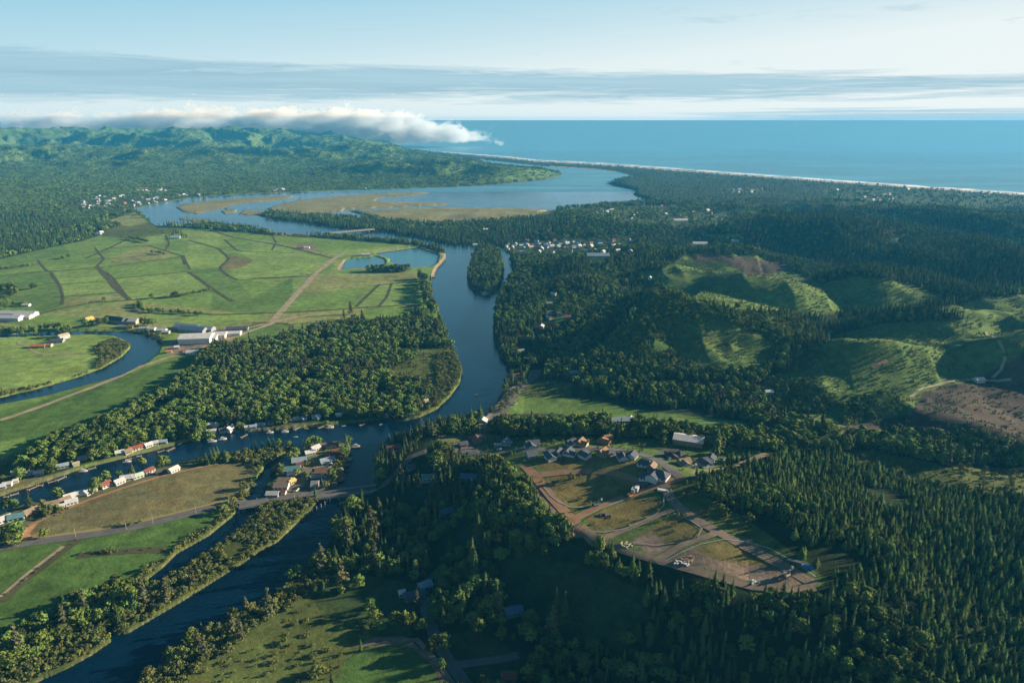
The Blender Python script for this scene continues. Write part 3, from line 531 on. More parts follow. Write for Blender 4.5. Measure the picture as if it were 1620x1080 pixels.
def broad(seed, clumps=13, rx=.36, z0=.30, z1=.98, leaf=.055, per=34, core=True):
    r = random.Random(seed); V = []; T = []
    for c in range(clumps):
        f = (c+.5)/clumps; z = z0+(z1-z0)*(f**.8)*.9; ring = rx*math.sin(math.pi*min(.98, .22+.72*f))*r.uniform(.35, 1.1); a = c*2.4+r.uniform(-.4, .4)
        cx, cy = math.cos(a)*ring, math.sin(a)*ring; cr = rx*r.uniform(.24, .56)
        if core:
            b = len(V); q = cr*.62; pts = [(0,0,1),(1,0,0),(0,1,0),(-1,0,0),(0,-1,0),(0,0,-1)]; V += [(cx+x*q*r.uniform(.8, 1.1), cy+y*q*r.uniform(.8, 1.1), z+w_*q*.8) for x, y, w_ in pts]
            T += [(b,b+1,b+2),(b,b+2,b+3),(b,b+3,b+4),(b,b+4,b+1),(b+5,b+2,b+1),(b+5,b+3,b+2),(b+5,b+4,b+3),(b+5,b+1,b+4)]
        for k in range(per):
            d = Vector((r.gauss(0, 1), r.gauss(0, 1), r.gauss(.35, .9))).normalized(); p_ = Vector((cx, cy, z)) + Vector((d.x, d.y, d.z*.8))*cr*r.uniform(.75, 1.08)
            n_ = (d + Vector((r.gauss(0, .45), r.gauss(0, .45), r.gauss(.1, .45)))).normalized(); e = n_.orthogonal().normalized(); e.rotate(Matrix.Rotation(r.random()*6.28, 3, n_)); g = n_.cross(e); q = leaf*r.uniform(.7, 1.4)
            b = len(V); V += [tuple(p_+e*q), tuple(p_+g*q*.8), tuple(p_-e*q), tuple(p_-g*q*.8)]; T.append((b, b+1, b+2, b+3))
    return V, T
def ragged(seed, r0):
    # an old spruce: uneven limbs, each a spray of small needle clumps, with gaps and a broken outline
    r = random.Random(seed); V = []; T = []
    for i in range(30):
        z = .12+.86*(i+r.random())/30; f = (z-.12)/.88; L0 = r0*(1-f**1.6)*r.uniform(.55, 1.25)+.02
        if r.random() < .12: continue
        for k in range(5):
            a = r.random()*6.283; L = L0*r.uniform(.6, 1.1); c, s = math.cos(a), math.sin(a)
            for q in range(3):
                g = (q+.7)/3*L; zz = z-g*.25+r.gauss(0, .008); x, y = c*g+r.gauss(0, .01), s*g+r.gauss(0, .01); e = .026*r.uniform(.7, 1.3)+L*.10; n_ = Vector((r.gauss(0, .6)+c*.5, r.gauss(0, .6)+s*.5, r.gauss(.5, .4))).normalized(); t1 = n_.orthogonal().normalized(); t2 = n_.cross(t1); b = len(V); P0 = Vector((x, y, zz))
                V += [tuple(P0+t1*e), tuple(P0+t2*e*.8), tuple(P0-t1*e), tuple(P0-t2*e*.8)]; T.append((b, b+1, b+2, b+3))
    n = 6; b = len(V)
    for k in range(n): a = 6.283*k/n; q = r0*.34*r.uniform(.7, 1.3); V.append((math.cos(a)*q, math.sin(a)*q, .2))
    V.append((0, 0, .92)); T += [(b+k, b+(k+1) % n, b+n) for k in range(n)]
    return V, T
def trunk(r0, h, seed=0, limbs=0):
    V, T = [], []; r = random.Random(seed)
    def tube(p, q, ra, rb, n=6):
        b = len(V); d = (Vector(q)-Vector(p)).normalized(); e = d.orthogonal().normalized(); g = d.cross(e)
        for c_, rr in ((p, ra), (q, rb)):
            for k in range(n): a = 6.283*k/n; V.append(tuple(Vector(c_)+e*math.cos(a)*rr+g*math.sin(a)*rr))
        T.extend([(b+k, b+(k+1) % n, b+n+(k+1) % n, b+n+k) for k in range(n)])
    tube((0, 0, -.03), (0, 0, h), r0, r0*.35)
    for k in range(limbs):
        a = k*2.3+r.random(); tube((0, 0, h*.45+.06*k), (math.cos(a)*.2, math.sin(a)*.2, h*.7+.05*k), r0*.5, r0*.2, 4)
    return V, T
KINDS = {}   # name -> list of (trunk mesh, crown mesh, joined mesh)
def kindset(name, crowns, trunks, cm):
    out = []
    for i, (c, tr) in enumerate(zip(crowns, trunks)):
        cme = mesh(name+' crown', c[0], c[1], cm); tme = mesh(name+' trunk', tr[0], tr[1], bark); nb = len(c[0])
        j = mesh(name+' whole', c[0]+tr[0], c[1]+[tuple(x+nb for x in f) for f in tr[1]], mats=(cm, bark), mi=[0]*len(c[1])+[1]*len(tr[1])); out.append((tme, cme, j))
    KINDS[name] = out
tr0 = trunk(.014, .9)
kindset('conifer', [conifer(1), conifer(2, 15, 8, .165, .1), conifer(3, 12, 9, .21, .05), conifer(4, 14, 7, .15, .15, .01)], [tr0]*4, needle)
kindset('young_conifer', [conifer(11, 10, 8, .29, 0, 0, .03, .85), conifer(12, 9, 8, .34, 0, 0, .03, .75), conifer(13, 10, 7, .26, 0, 0, .03, .9)], [tr0]*3, needle2)
kindset('old_conifer', [ragged(21, .17), ragged(22, .20), ragged(23, .15)], [tr0]*3, olive)
trb = trunk(.022, .72, 1, 4)
kindset('broadleaf', [broad(31, 16, .36, .22, 1.0, .05, 30), broad(32, 18, .40, .18, .95, .05, 28), broad(33, 14, .30, .2, 1.0, .05, 32), broad(34, 17, .44, .2, .9, .05, 30)], [trb]*4, leafy)
kindset('willow', [broad(41, 11, .48, .16, .95, .06, 30), broad(42, 12, .55, .14, .9, .06, 28), broad(43, 10, .42, .2, .95, .06, 30)], [trunk(.02, .6, 2, 4)]*3, leafy2)
kindset('bush', [broad(51, 7, .60, .18, .9, .10, 20), broad(52, 8, .72, .15, .85, .10, 18)], [trunk(.02, .4)]*2, leafy2)
kindset('far_conifer', [conifer(61, 6, 5, .19), conifer(62, 6, 5, .22)], [trunk(.014, .5)]*2, needle); kindset('far_broad', [broad(71, 5, .45, .2, .95, .14, 9), broad(72, 6, .5, .2, .95, .14, 8)], [trunk(.022, .5)]*2, leafy)
KN = list(KINDS); pts = {k: [] for k in KN}
def add(kind, x, y, h, flat=1.0):
    pts[kind].append(np.column_stack([x, y, gz(x, y), h, np.full(len(x), flat) if np.isscalar(flat) else flat]))
NCLS = len(COV); byid = {v[0]: (k, v[2], v[3]) for k, v in COV.items()}
hardblock = np.zeros((RH, RW), bool)
def blocked(x, y, z):
    return np.zeros(x.shape, bool)
ROADPX = []
def scatter(base, grow, classes, rows=(230, 7800), halfang=R(47), seed=1):
    rng = np.random.default_rng(seed); D = rows[0]; XS = []; YS = []
    while D < rows[1]:
        s = base*max(1.0, (D/grow)**.85); n = int(2*halfang*D/s); a = (np.arange(n)+rng.random(n))/n*2*halfang-halfang; dd = D + (rng.random(n)-.5)*s*1.1
        XS.append(dd*np.sin(a)); YS.append(dd*np.cos(a)); D += s*.95
    x, y = np.concatenate(XS), np.concatenate(YS); z = gz(x, y); u, v, _ = proj(x, y, z); c = sampn(cover, u, v); keep = np.zeros(len(x), bool); r = rng.random(len(x))
    ww = samp(wsoft, *proj(x, y, np.zeros(len(x)))[:2])
    for nm in classes:
        i, col, k, dn = COV[nm]; keep |= (c == i) & (r < dn)
    keep &= (z > .9) & (ww < .35) & (u > -290) & (u < 1945)
    return x[keep], y[keep], c[keep], rng
blockpts = []   # clearings around houses and along roads: (x, y, r)
COLS = {'white': (.46,.46,.45), 'cream': (.33,.29,.22), 'tan': (.21,.165,.12), 'grey': (.22,.23,.24), 'pale grey': (.40,.41,.42), 'brown': (.22,.13,.08), 'red': (.20,.07,.05), 'dark red': (.17,.065,.05), 'orange': (.38,.17,.065), 'yellow': (.45,.33,.11),
 'blue': (.06,.12,.19), 'pale blue': (.22,.28,.33), 'teal': (.09,.19,.20), 'pale green': (.36,.46,.36), 'slate': (.075,.085,.105), 'dark': (.07,.07,.075), 'black': (.03,.03,.03), 'bright blue': (.03,.18,.42)}
_m = {}
def paintm(c, kind='wall'):
    k = (c, kind)
    if k not in _m:
        _m[k] = mat('%s %s' % (c, kind), COLS[c], .85 if kind != 'roof' else .9, .16, .5 if kind == 'wall' else .25, .1, rnd=0.0)
    return _m[k]
glass = mat('window glass', (.03,.045,.06), .12, spec=.6); timber = mat('weathered timber', (.26,.21,.16), .9, .3, .6); steel = mat('painted steel', (.40,.42,.42), .5, .1, .5); tyre = mat('tyre rubber', (.02,.02,.02), .9)
_hm = {}
def prism(w, d, h, rise, t=.0):
    """gabled body: ridge along x"""
    V = [(-w/2,-d/2,-1.2),(w/2,-d/2,-1.2),(w/2,d/2,-1.2),(-w/2,d/2,-1.2),(-w/2,-d/2,h),(w/2,-d/2,h),(w/2,d/2,h),(-w/2,d/2,h),(-w/2,0,h+rise),(w/2,0,h+rise)]
    return V, [(0,1,5,4),(2,3,7,6),(1,2,6,9,5),(3,0,4,8,7)]
def slab(w, d, h, rise, o=.5, t=.22, hip=0.0):
    k = (d/2+o)/(d/2); z0 = h+rise-rise*k; V = []; F_ = []
    for s in (-1, 1):
        b = len(V); y = s*(d/2+o); x = w/2+o; xr = x-hip
        V += [(-x,y,z0+.06),(x,y,z0+.06),(xr,0,h+rise+.06),(-xr,0,h+rise+.06),(-x,y,z0+.06+t),(x,y,z0+.06+t),(xr,0,h+rise+.06+t),(-xr,0,h+rise+.06+t)]
        F_ += [tuple(b+i for i in f) for f in ((0,1,2,3),(4,5,6,7),(0,1,5,4),(1,2,6,5),(3,0,4,7))]
    if hip: b = 0; F_ += [(4, 7, 12), (5, 6, 13)]
    return V, F_
def boxm(x0, x1, y0, y1, z0, z1): return box(x0, x1, y0, y1, z0, z1)
def cached(key, fn, m_):
    k = (key, m_.name)
    if k not in _hm: v, f = fn(); _hm[k] = mesh(str(key[0]), v, f, m_)
    return _hm[k]
def clearing(x, y, r, front=9):
    L = math.hypot(x, y); blockpts.append((x, y, r)); 
    for q in (.5, 1.0): blockpts.append((x-x/L*(r*.7+front*q), y-y/L*(r*.7+front*q), r*.75))
HCOUNT = [0]
def house(u, v, w=12, d=8, rot=0, wall='white', roof='grey', h=3.0, rise=None, label='', cat='house', name='house', group=None, wing=None, garage=False, hip=0.0, windows=3, base=None, chim=None, front=9):
    x, y, z = hit(u, v)
    if z < .9: z = .9
    if windows: w, d, h = w*.84, d*.86, h*.88
    e = empty(name, (x, y, z), R(rot)); rise = d*.28 if rise is None else rise; HCOUNT[0] += 1
    tag(e, label, cat, group); wm2, rm = paintm(wall), paintm(roof, 'roof'); q = (round(w, 1), round(d, 1), round(h, 1), round(rise, 1), hip)
    if hip: link('wall', cached(('wall box',)+q, lambda: boxm(-w/2, w/2, -d/2, d/2, -1.2, h), wm2), e)
    else: link('wall', cached(('wall',)+q, lambda: prism(w, d, h, rise), wm2), e)
    rf = link('roof', cached(('roof',)+q, lambda: slab(w, d, h, rise, .5, .22, hip), rm), e)
    zc_ = float(proj(x, y, z)[2]); px = w*F/zc_
    if chim is None: chim = (HCOUNT[0] % 3 == 0)
    if chim and px > 12:
        c = link('chimney', cached(('chimney',), lambda: boxm(-.4, .4, -.35, .35, -1.2, 1.3), paintm('dark red')), rf); c.location = (w*.2, d*.1, h+rise)
    if px > 9 and windows:
        for i in range(windows):
            for s in (-1, 1):
                wx = -w/2+w*(i+.7)/(windows+.4); o = link('window', cached(('window',), lambda: boxm(-.7, .7, -.06, .06, -.6, .6), glass), e); o.location = (wx, s*(d/2+.02), h*.58)
        o = link('door', cached(('door',), lambda: boxm(-.5, .5, -.07, .07, -1.0, 1.1), paintm('brown')), e); o.location = (w/2-1.6, -(d/2+.03), 1.1)
    if garage:
        o = link('garage_door', cached(('garage door',), lambda: boxm(-.08, .08, -2.3, 2.3, 0, 2.3), paintm('white')), e); o.location = (w/2+.05, 0, .1)
    if wing:
        ww_, wd_ = wing; g = link('wing', cached(('wing', ww_, wd_, h), lambda: prism(wd_+d*.5, ww_, h-.1, ww_*.3), wm2), e); g.rotation_euler = (0, 0, R(90)); g.location = (-w*.22, -(d*.5+wd_)*.5+d*.2, 0)
        r2 = link('wing_roof', cached(('wing roof', ww_, wd_, h), lambda: slab(wd_+d*.5, ww_, h-.1, ww_*.3), rm), e); r2.rotation_euler = (0, 0, R(90)); r2.location = g.location
    clearing(x, y, max(w, d)*.62+1.5, front); return e
ORD = ['first','second','third','fourth','fifth','sixth','seventh','eighth','ninth','tenth','eleventh','twelfth','thirteenth','fourteenth','fifteenth','sixteenth','seventeenth','eighteenth','nineteenth','twentieth']+['twenty-'+x for x in ('first','second','third','fourth','fifth','sixth','seventh','eighth','ninth')]
def art(n): return n
def row(entries, place, group, **kw):
    for i, t_ in enumerate(entries):
        u, v, w, d, rot, wall, roof = t_[:7]; ex = dict(kw); ex.update(t_[7] if len(t_) > 7 else {})
        assert len((ex.get('label') or '').split()) < 17; lb = ex.pop('label', None) or '%s %s with %s roof, %s %s' % (wall, ex.get('cat', 'house'), roof, ORD[i], place); house(u, v, w*.84, d*.9, rot, wall, roof, label=lb, group=group, **ex)
row([(6,824,14,9,50,'white','pale grey'),(27,820,15,10,25,'pale green','teal'),(49,812,14,10,60,'orange','tan'),(84,800,14,10,30,'cream','tan'),(103,793,11,8,50,'white','tan'),(98,803,6,5,30,'cream','white',dict(cat='shed',name='shed',windows=1)),(114,796,12,8,35,'white','pale grey'),
 (122,784,26,7,40,'white','white'),(142,779,14,9,70,'white','pale grey'),(167,769,12,9,60,'white','red'),(189,764,11,8,55,'white','pale grey'),(203,758,16,9,20,'white','pale grey'),(218,755,13,7,45,'pale grey','pale green'),(236,747,12,8,60,'white','dark red'),(252,749,7,5,30,'dark','slate',dict(cat='shed',name='shed',windows=1)),(275,745,12,8,60,'white','white')],
 'from left by the brown field', 'houses on the south bank of the river', front=4)
row([(3,772,9,7,30,'grey','pale grey'),(13,768,9,6,20,'white','pale grey'),(26,763,5,4,30,'cream','white'),(23,749,5,4,30,'white','white'),(44,751,13,6,30,'pale blue','pale blue'),(63,750,10,6,20,'pale blue','white'),(100,739,13,7,30,'grey','pale blue'),(121,736,7,5,35,'cream','cream'),(130,727,11,7,30,'pale blue','pale blue'),
 (190,718,10,7,30,'cream','white'),(186,699,11,8,30,'pale blue','pale blue'),(203,716,9,7,50,'cream','tan'),(212,712,12,8,40,'white','red'),(225,708,11,8,50,'cream','red'),(235,706,9,7,50,'white','white'),(245,703,10,7,30,'pale grey','pale grey'),(259,701,9,6,20,'pale blue','pale blue'),(242,690,8,6,20,'pale blue','pale blue'),
 (325,690,8,5,30,'tan','tan'),(335,684,12,5,20,'white','pale grey'),(333,674,10,7,20,'white','white'),(341,675,6,8,80,'white','white'),(354,682,11,6,20,'pale blue','slate'),(364,680,11,9,70,'white','white'),(387,667,5,6,80,'white','white'),(391,678,6,5,20,'white','pale grey')],
 'from left on the north bank', 'houses on the north bank of the river', front=5)
row([(401,677,9,6,20,'pale blue','pale blue'),(413,674,13,6,10,'blue','pale blue'),(428,670,9,7,20,'grey','slate'),(429,659,6,6,20,'pale blue','white'),(460,666,7,6,60,'brown','slate'),(469,664,8,6,20,'pale blue','pale blue'),(480,664,7,7,60,'pale blue','pale blue'),(497,661,6,6,20,'white','pale blue'),(502,662,6,8,60,'pale blue','white'),(536,658,8,5,10,'pale blue','white'),(612,659,7,5,10,'pale blue','white'),(674,636,6,6,30,'white','cream',dict(label='small white hut in the grassy clearing near the river bend'))],
 'from left under the bank trees', 'cabins under the trees on the north bank', front=5, windows=1)
row([(499,711,12,9,50,'white','pale grey'),(491,718,13,8,30,'pale blue','white'),(511,707,11,7,10,'tan','tan'),(524,706,12,7,10,'white','dark red'),(533,718,9,7,10,'red','red'),(525,722,14,6,10,'brown','dark red'),(474,731,18,12,15,'pale grey','pale blue'),(475,738,9,7,15,'cream','dark red'),(518,731,18,11,30,'grey','pale blue'),
 (461,745,22,11,10,'pale grey','teal'),(521,741,10,7,75,'pale grey','pale grey'),(511,748,17,12,0,'brown','brown'),(463,752,11,8,10,'cream','pale grey'),(451,763,15,11,0,'cream','tan'),(462,764,8,6,60,'cream','yellow'),(446,771,17,11,0,'white','tan'),(432,784,14,8,0,'grey','pale grey'),(449,781,5,5,0,'white','dark red'),
 (504,757,14,7,10,'slate','grey'),(499,769,8,13,5,'cream','grey'),(516,762,10,8,20,'brown','slate'),(538,757,8,6,60,'brown','red'),(532,704,8,6,10,'tan','tan'),(490,750,10,8,40,'slate','slate')],
 'from the tip among the bridge homes', 'homes on the tongue of land beside the bridge', front=2)
# new houses on the terrace
for i, (u, v, w, d, rot, wall, roof, h, wing, lab) in enumerate([(733,705,12,9,20,'brown','slate',3.2,None,'small brown house at the left end of the new street, near the river road'),(758,695,20,11,15,'tan','brown',3.4,(8,6),'large brown-roofed house behind trees beside the river road'),
 (800,702,14,10,70,'pale grey','grey',3.4,(7,5),'pale grey house with a white garage front on the grassy corner lot'),(787,706,9,5,10,'white','pale grey',2.6,None,'low white garage beside the pale grey corner house'),(748,720,18,8,20,'white','dark',2.8,None,'long dark-roofed house with a white gable below the new street'),
 (842,706,19,13,15,'pale grey','slate',4.2,(9,6),'big grey hipped house with white front on the north side of the street'),(841,722,14,12,20,'grey','slate',3.2,None,'slate-roofed house nearest the orange dirt junction'),(872,722,16,11,20,'pale grey','slate',3.2,(7,6),'slate-roofed bungalow, second along the south side of the street'),
 (884,719,11,10,60,'white','slate',3.6,None,'steep white-gabled house in the middle of the south side'),(899,718,13,11,60,'white','slate',3.6,(6,5),'tall-gabled slate house, fourth along the south side'),(924,720,15,11,40,'white','slate',3.4,(7,5),'slate house with white trim, fifth along the south side'),
 (904,703,14,10,30,'grey','slate',3.6,(7,5),'grey house on the north side, left of the brown pair'),(918,703,14,11,60,'cream','brown',3.8,(7,5),'cream house with a steep brown roof on the north side'),(953,701,13,11,60,'red','brown',4.2,(7,5),'red-brown house with a tall roof on the north side'),(962,695,12,9,20,'brown','brown',3.6,None,'small brown house behind the red-brown one'),
 (953,718,14,11,50,'tan','brown',3.4,(7,5),'tan house, sixth along the south side'),(965,719,12,10,30,'grey','slate',3.2,None,'low grey house, seventh along the south side'),(988,722,18,12,5,'pale grey','slate',3.4,(8,6),'pale grey house before the bend of the street'),(1000,724,13,11,60,'white','slate',3.4,None,'white-gabled house at the bend of the street'),
 (1021,736,18,11,-35,'pale grey','slate',3.2,None,'slate house with gable to the street, above the junction pair'),(1031,741,12,9,60,'brown','tan',3.2,None,'small brown house beside the green lawn at the bend'),(1021,757,14,11,-20,'white','slate',3.2,None,'white house left of the big dark roof by the junction'),
 (1043,755,22,15,-35,'pale grey','slate',3.8,(9,6),'large broad slate-roofed house by the dirt junction'),(1082,734,15,11,20,'cream','tan',3.8,(7,5),'cream house lit by the sun right of the parking court'),(1063,721,16,12,15,'brown','dark',3.4,(7,6),'dark brown house in the shadow of the bank by the parking court'),(1114,733,17,12,25,'pale blue','slate',3.8,(8,6),'pale blue house at the end of the street beside the forest'),
 (1125,728,11,9,60,'grey','slate',3.4,None,'small grey house right of the pale blue house')]):
    house(u, v, w*.74, d*.76, rot, wall, roof, h=h*.9, rise=d*.22, label=lab, group='houses of the new street on the terrace', wing=wing, garage=(i % 2 == 0), hip=(d*.3 if i % 3 == 1 else 0), front=5)
for a in ((985,667,26,9,5,'pale blue','pale blue',dict(label='long low pale blue building at the edge of the shaded meadow',name='farm_building',cat='building',windows=5)),(996,666,9,8,60,'white','white',dict(label='white gabled end house of the long pale building')),
 (1089,700,24,14,-20,'tan','white',dict(label='barn with a bright white metal roof behind the new houses',name='barn',cat='barn',h=4.5,rise=2.2,windows=0)),(1117,697,18,9,5,'teal','teal',dict(label='low teal greenhouse right of the white barn',name='greenhouse',cat='greenhouse',windows=4)),
 (764,668,8,9,75,'white','white',dict(label='narrow white house between river and highway')),(818,596,10,7,30,'white','dark red',dict(label='red-roofed white house where the highway meets the river')),(907,591,12,7,0,'pale blue','pale blue',dict(label='pale blue house in the shade at the foot of the wooded hill')),
 (1028,441,8,7,70,'white','white',dict(label='white house alone on the grassy ridge')),(1216,622,10,6,5,'white','white',dict(label='white-roofed shed at the end of the brown clearing',name='shed',cat='shed')),(826,535,9,6,0,'tan','tan',dict(label='tan cottage among trees on the right bank')),(824,557,10,7,20,'brown','grey',dict(label='brown cottage near the water on the right bank')),
 (870,496,12,8,10,'pale blue','slate',dict(label='slate house in a shaded clearing above the right bank')),(885,497,9,7,10,'grey','slate',dict(label='smaller grey house beside the shaded clearing')),(878,548,11,7,0,'tan','tan',dict(label='tan house half hidden by the wooded slope')),
 (656,945,16,9,20,'grey','slate',dict(label='dark house in the lower wood left of the bend in the road')),(673,929,10,8,30,'pale blue','pale blue',dict(label='pale blue-roofed shed beside the road in the lower wood')),(636,941,5,5,20,'white','white',dict(label='tiny white hut left of the dark house')),(812,969,13,8,15,'blue','blue',dict(label='blue-roofed house in the shaded wood by the dark pasture')),
 (678,758,13,9,10,'pale blue','teal',dict(label='teal-roofed house in shade below the river road')),(742,757,16,9,-5,'slate','blue',dict(label='dark blue-roofed house in the shaded slope wood')),(650,741,8,6,20,'grey','slate',dict(label='small slate hut beside the curving river road')),(708,812,11,8,30,'slate','blue',dict(label='small blue-roofed house deep in the shaded wood')),
 (624,710,14,8,15,'red','dark red',dict(label='red boathouse at the marina on the right bank',name='boathouse',cat='boathouse')),(805,1073,10,7,0,'dark red','dark red',dict(label='dark red shed at the bottom edge among trees')),
 (30,499,58,13,-3,'white','white',dict(label='long white barn of the left farm',name='barn',cat='barn',h=4.5,rise=3,windows=0)),(18,506,34,15,-3,'pale grey','pale grey',dict(label='grey barn in front of the long white barn',name='barn',cat='barn',h=5,rise=3,windows=0)),(37,503,28,12,-3,'white','white',dict(label='short white barn at the right end of the left farm',name='barn',cat='barn',h=4,rise=2.5,windows=0)),
 (6,457,30,12,0,'dark red','red',dict(label='red-roofed farmhouse at the left edge of the plain',name='farmhouse',cat='farmhouse')),(42,484,14,8,0,'pale grey','white',dict(label='small white farmhouse above the left farm',name='farmhouse',cat='farmhouse')),(141,506,14,9,70,'yellow','yellow',dict(label='yellow house on the bank above the oxbow')),
 (62,549,22,9,5,'orange','orange',dict(label='orange-roofed shed inside the oxbow',name='shed',cat='shed')),(75,548,15,8,5,'cream','tan',dict(label='cream shed right of the orange one inside the oxbow',name='shed',cat='shed')),(91,541,20,11,10,'grey','slate',dict(label='slate-roofed farmhouse inside the oxbow',name='farmhouse',cat='farmhouse')),(101,535,16,10,60,'white','cream',dict(label='cream farmhouse by the big tree inside the oxbow',name='farmhouse',cat='farmhouse',h=5)),
 (181,508,30,14,-20,'grey','slate',dict(label='slate-roofed barn behind the oxbow trees',name='barn',cat='barn',h=4,windows=0)),(194,510,28,13,-20,'grey','slate',dict(label='second slate barn, right of the first behind the oxbow',name='barn',cat='barn',h=4,windows=0)),(208,511,22,12,-5,'cream','white',dict(label='white barn at the right of the two slate barns',name='barn',cat='barn',h=4.5,windows=0)),
 (195,518,12,7,0,'pale blue','grey',dict(label='grey-roofed house on the bank below the slate barns')),(206,519,10,7,10,'tan','dark red',dict(label='small tan house with dark red roof above the oxbow')),(228,521,14,8,0,'white','pale grey',dict(label='white house with grey roof on the outer oxbow bank')),(240,522,13,8,0,'white','white',dict(label='all-white house on the outer oxbow bank')),
 (256,524,16,9,0,'white','white',dict(label='long white house before the dairy barns')),(263,527,12,7,0,'cream','pale grey',dict(label='cream house just left of the dairy barns')),(297,520,40,13,-15,'grey','pale grey',dict(label='first grey dairy barn, farthest left',name='barn',cat='barn',h=4,windows=0)),(306,524,42,13,-15,'grey','pale blue',dict(label='middle dairy barn with a blue-grey roof',name='barn',cat='barn',h=4,windows=0)),
 (322,522,34,12,-12,'grey','pale grey',dict(label='low grey dairy barn behind the white one',name='barn',cat='barn',h=3.6,windows=0)),(312,540,42,26,6,'white','white',dict(label='huge white dairy barn, the largest building on the plain',name='barn',cat='barn',h=8,rise=3,windows=0)),(331,537,24,20,6,'pale grey','pale grey',dict(label='pale grey lean barn joined to the huge white barn',name='barn',cat='barn',h=5,rise=2,windows=0)),
 (345,533,24,18,6,'white','white',dict(label='white square barn right of the huge barn',name='barn',cat='barn',h=5,rise=2,windows=0)),(361,530,36,13,8,'white','white',dict(label='long white barn at the right of the dairy yard',name='barn',cat='barn',h=4,rise=2,windows=0)),(376,522,30,9,10,'grey','slate',dict(label='dark low shed at the far end of the dairy yard',name='shed',cat='shed',windows=0)),
 (305,559,18,10,5,'white','white',dict(label='white workshop beside the track below the dairy barns',name='workshop',cat='workshop')),(268,558,8,6,20,'cream','orange',dict(label='orange-roofed hut where the track meets the oxbow')),(280,551,7,6,20,'tan','white',dict(label='little white-roofed hut on the gravel yard')),
 (579,404,22,9,10,'cream','pale grey',dict(label='pump house on the dam between the two ponds',name='pump_house',cat='building')),(566,405,12,8,10,'grey','grey',dict(label='grey shed left of the pump house',name='shed',cat='shed')),(475,393,20,10,5,'cream','tan',dict(label='tan farm shed on the gravel patch in the plain',name='shed',cat='shed')),(486,393,14,9,5,'white','white',dict(label='white farm shed on the gravel patch in the plain',name='shed',cat='shed')),
 (278,377,22,14,10,'pale blue','pale blue',dict(label='pale blue barn by the dark tree clump on the plain',name='barn',cat='barn',windows=0)),(156,371,16,10,0,'pale blue','pale blue',dict(label='pale blue house at the foot of the left wood')),(160,368,12,9,60,'white','white',dict(label='white house beside the pale blue one at the left wood')),
 (768,364,16,10,10,'white','white',dict(label='bright white house on the far wooded shore')),(752,390,14,9,10,'white','pale grey',dict(label='white house on the point beside the small island')),(946,406,44,16,0,'pale blue','pale blue',dict(label='wide pale blue school roof in the shaded trees',name='school',cat='building',windows=0)),(1076,350,40,16,8,'cream','pale grey',dict(label='large pale roofed hall in the far right town',name='hall',cat='building',windows=0)),
 (1107,387,34,14,0,'white','white',dict(label='white roof alone in the forest before the grassy hills',name='barn',cat='barn',windows=0)),(1163,383,20,12,0,'pale blue','white',dict(label='pale roof beside the bright forest meadow')),(1548,603,12,8,10,'white','white',dict(label='white shed in the brown clearcut at the right edge',name='shed',cat='shed'))):
    house(*a[:7], **dict(dict(chim=False), **a[7]))
def scatterhouses(polys, n, label, group, sizes=(9, 15), pal=('grey', 'cream', 'pale grey', 'pale blue', 'tan', 'white'), seed=5, clr=True, mind=15):
    r = random.Random(seed); done = []; tries = 0
    while len(done) < n and tries < n*40:
        tries += 1; p = r.choice(polys); u = r.uniform(p[0], p[2]); v = r.uniform(p[1], p[3]); x, y, z = hit(u, v)
        if z < 1.0 or any((x-a)**2+(y-b)**2 < mind*mind for a, b in done): continue
        done.append((x, y)); wl = r.choice(pal); w = r.uniform(*sizes); e = empty('house', (x, y, z), r.uniform(0, 3.1)); rc = r.choice(('white', 'pale grey', 'grey', 'tan', 'pale grey', 'dark red') if wl != 'pale blue' else ('pale blue', 'pale grey')); lb = label.replace(' pale house', ' %s-walled %s-roofed house' % (wl, rc)).replace(' bright house', ' white house with %s roof' % rc).replace(' white house in the far', ' %s house in the far' % wl); tag(e, lb, 'house', group)
        d = round(w*.7); w = round(w); q = (w, d); link('wall', cached(('far wall',)+q, lambda: prism(w, d, 3.4, d*.28), paintm(wl)), e)
        link('roof', cached(('far roof',)+q, lambda: slab(w, d, 3.4, d*.28, .5), paintm(rc, 'roof')), e)
        clearing(x, y, 15, 16)
scatterhouses([(130,318,178,333),(190,318,222,327),(225,312,262,323),(150,310,200,318),(215,299,262,304)], 58, 'tiny pale house in the far village where hills meet the bay', 'houses of the far village by the bay', (9, 15), seed=3)
scatterhouses([(283,307,318,311),(430,298,460,304),(555,296,580,300)], 10, 'tiny white house on the far shore below the hills', 'houses on the far shore', (12, 20), seed=4)
scatterhouses([(800,386,868,396),(868,382,918,393),(820,380,1000,400)], 56, 'small pale house in the riverside town beyond the little island', 'houses of the riverside town', (8, 12), seed=6)
scatterhouses([(992,325,1090,355),(1090,330,1170,345),(940,330,1010,345)], 26, 'tiny pale house in the far town near the lagoon', 'houses near the lagoon', (10, 17), seed=7, mind=25)
scatterhouses([(1148,298,1206,305)], 16, 'tiny bright house in the wood behind the beach', 'houses behind the beach', (10, 15), ('pale grey',), seed=8)
scatterhouses([(1322,300,1440,320),(1380,306,1410,318)], 22, 'tiny pale house in the beach town', 'houses of the beach town', (12, 20), ('white', 'cream'), seed=9, mind=25)
scatterhouses([(1525,304,1590,313)], 16, 'tiny pale house in the beach settlement at the right edge', 'houses of the right beach settlement', (12, 18), ('white', 'cream'), seed=10, mind=20)
scatterhouses([(850,440,920,520)], 5, 'small dark-roofed cottage in the wooded slope above the right bank', 'cottages on the right bank', (9, 12), ('tan', 'brown'), seed=12)
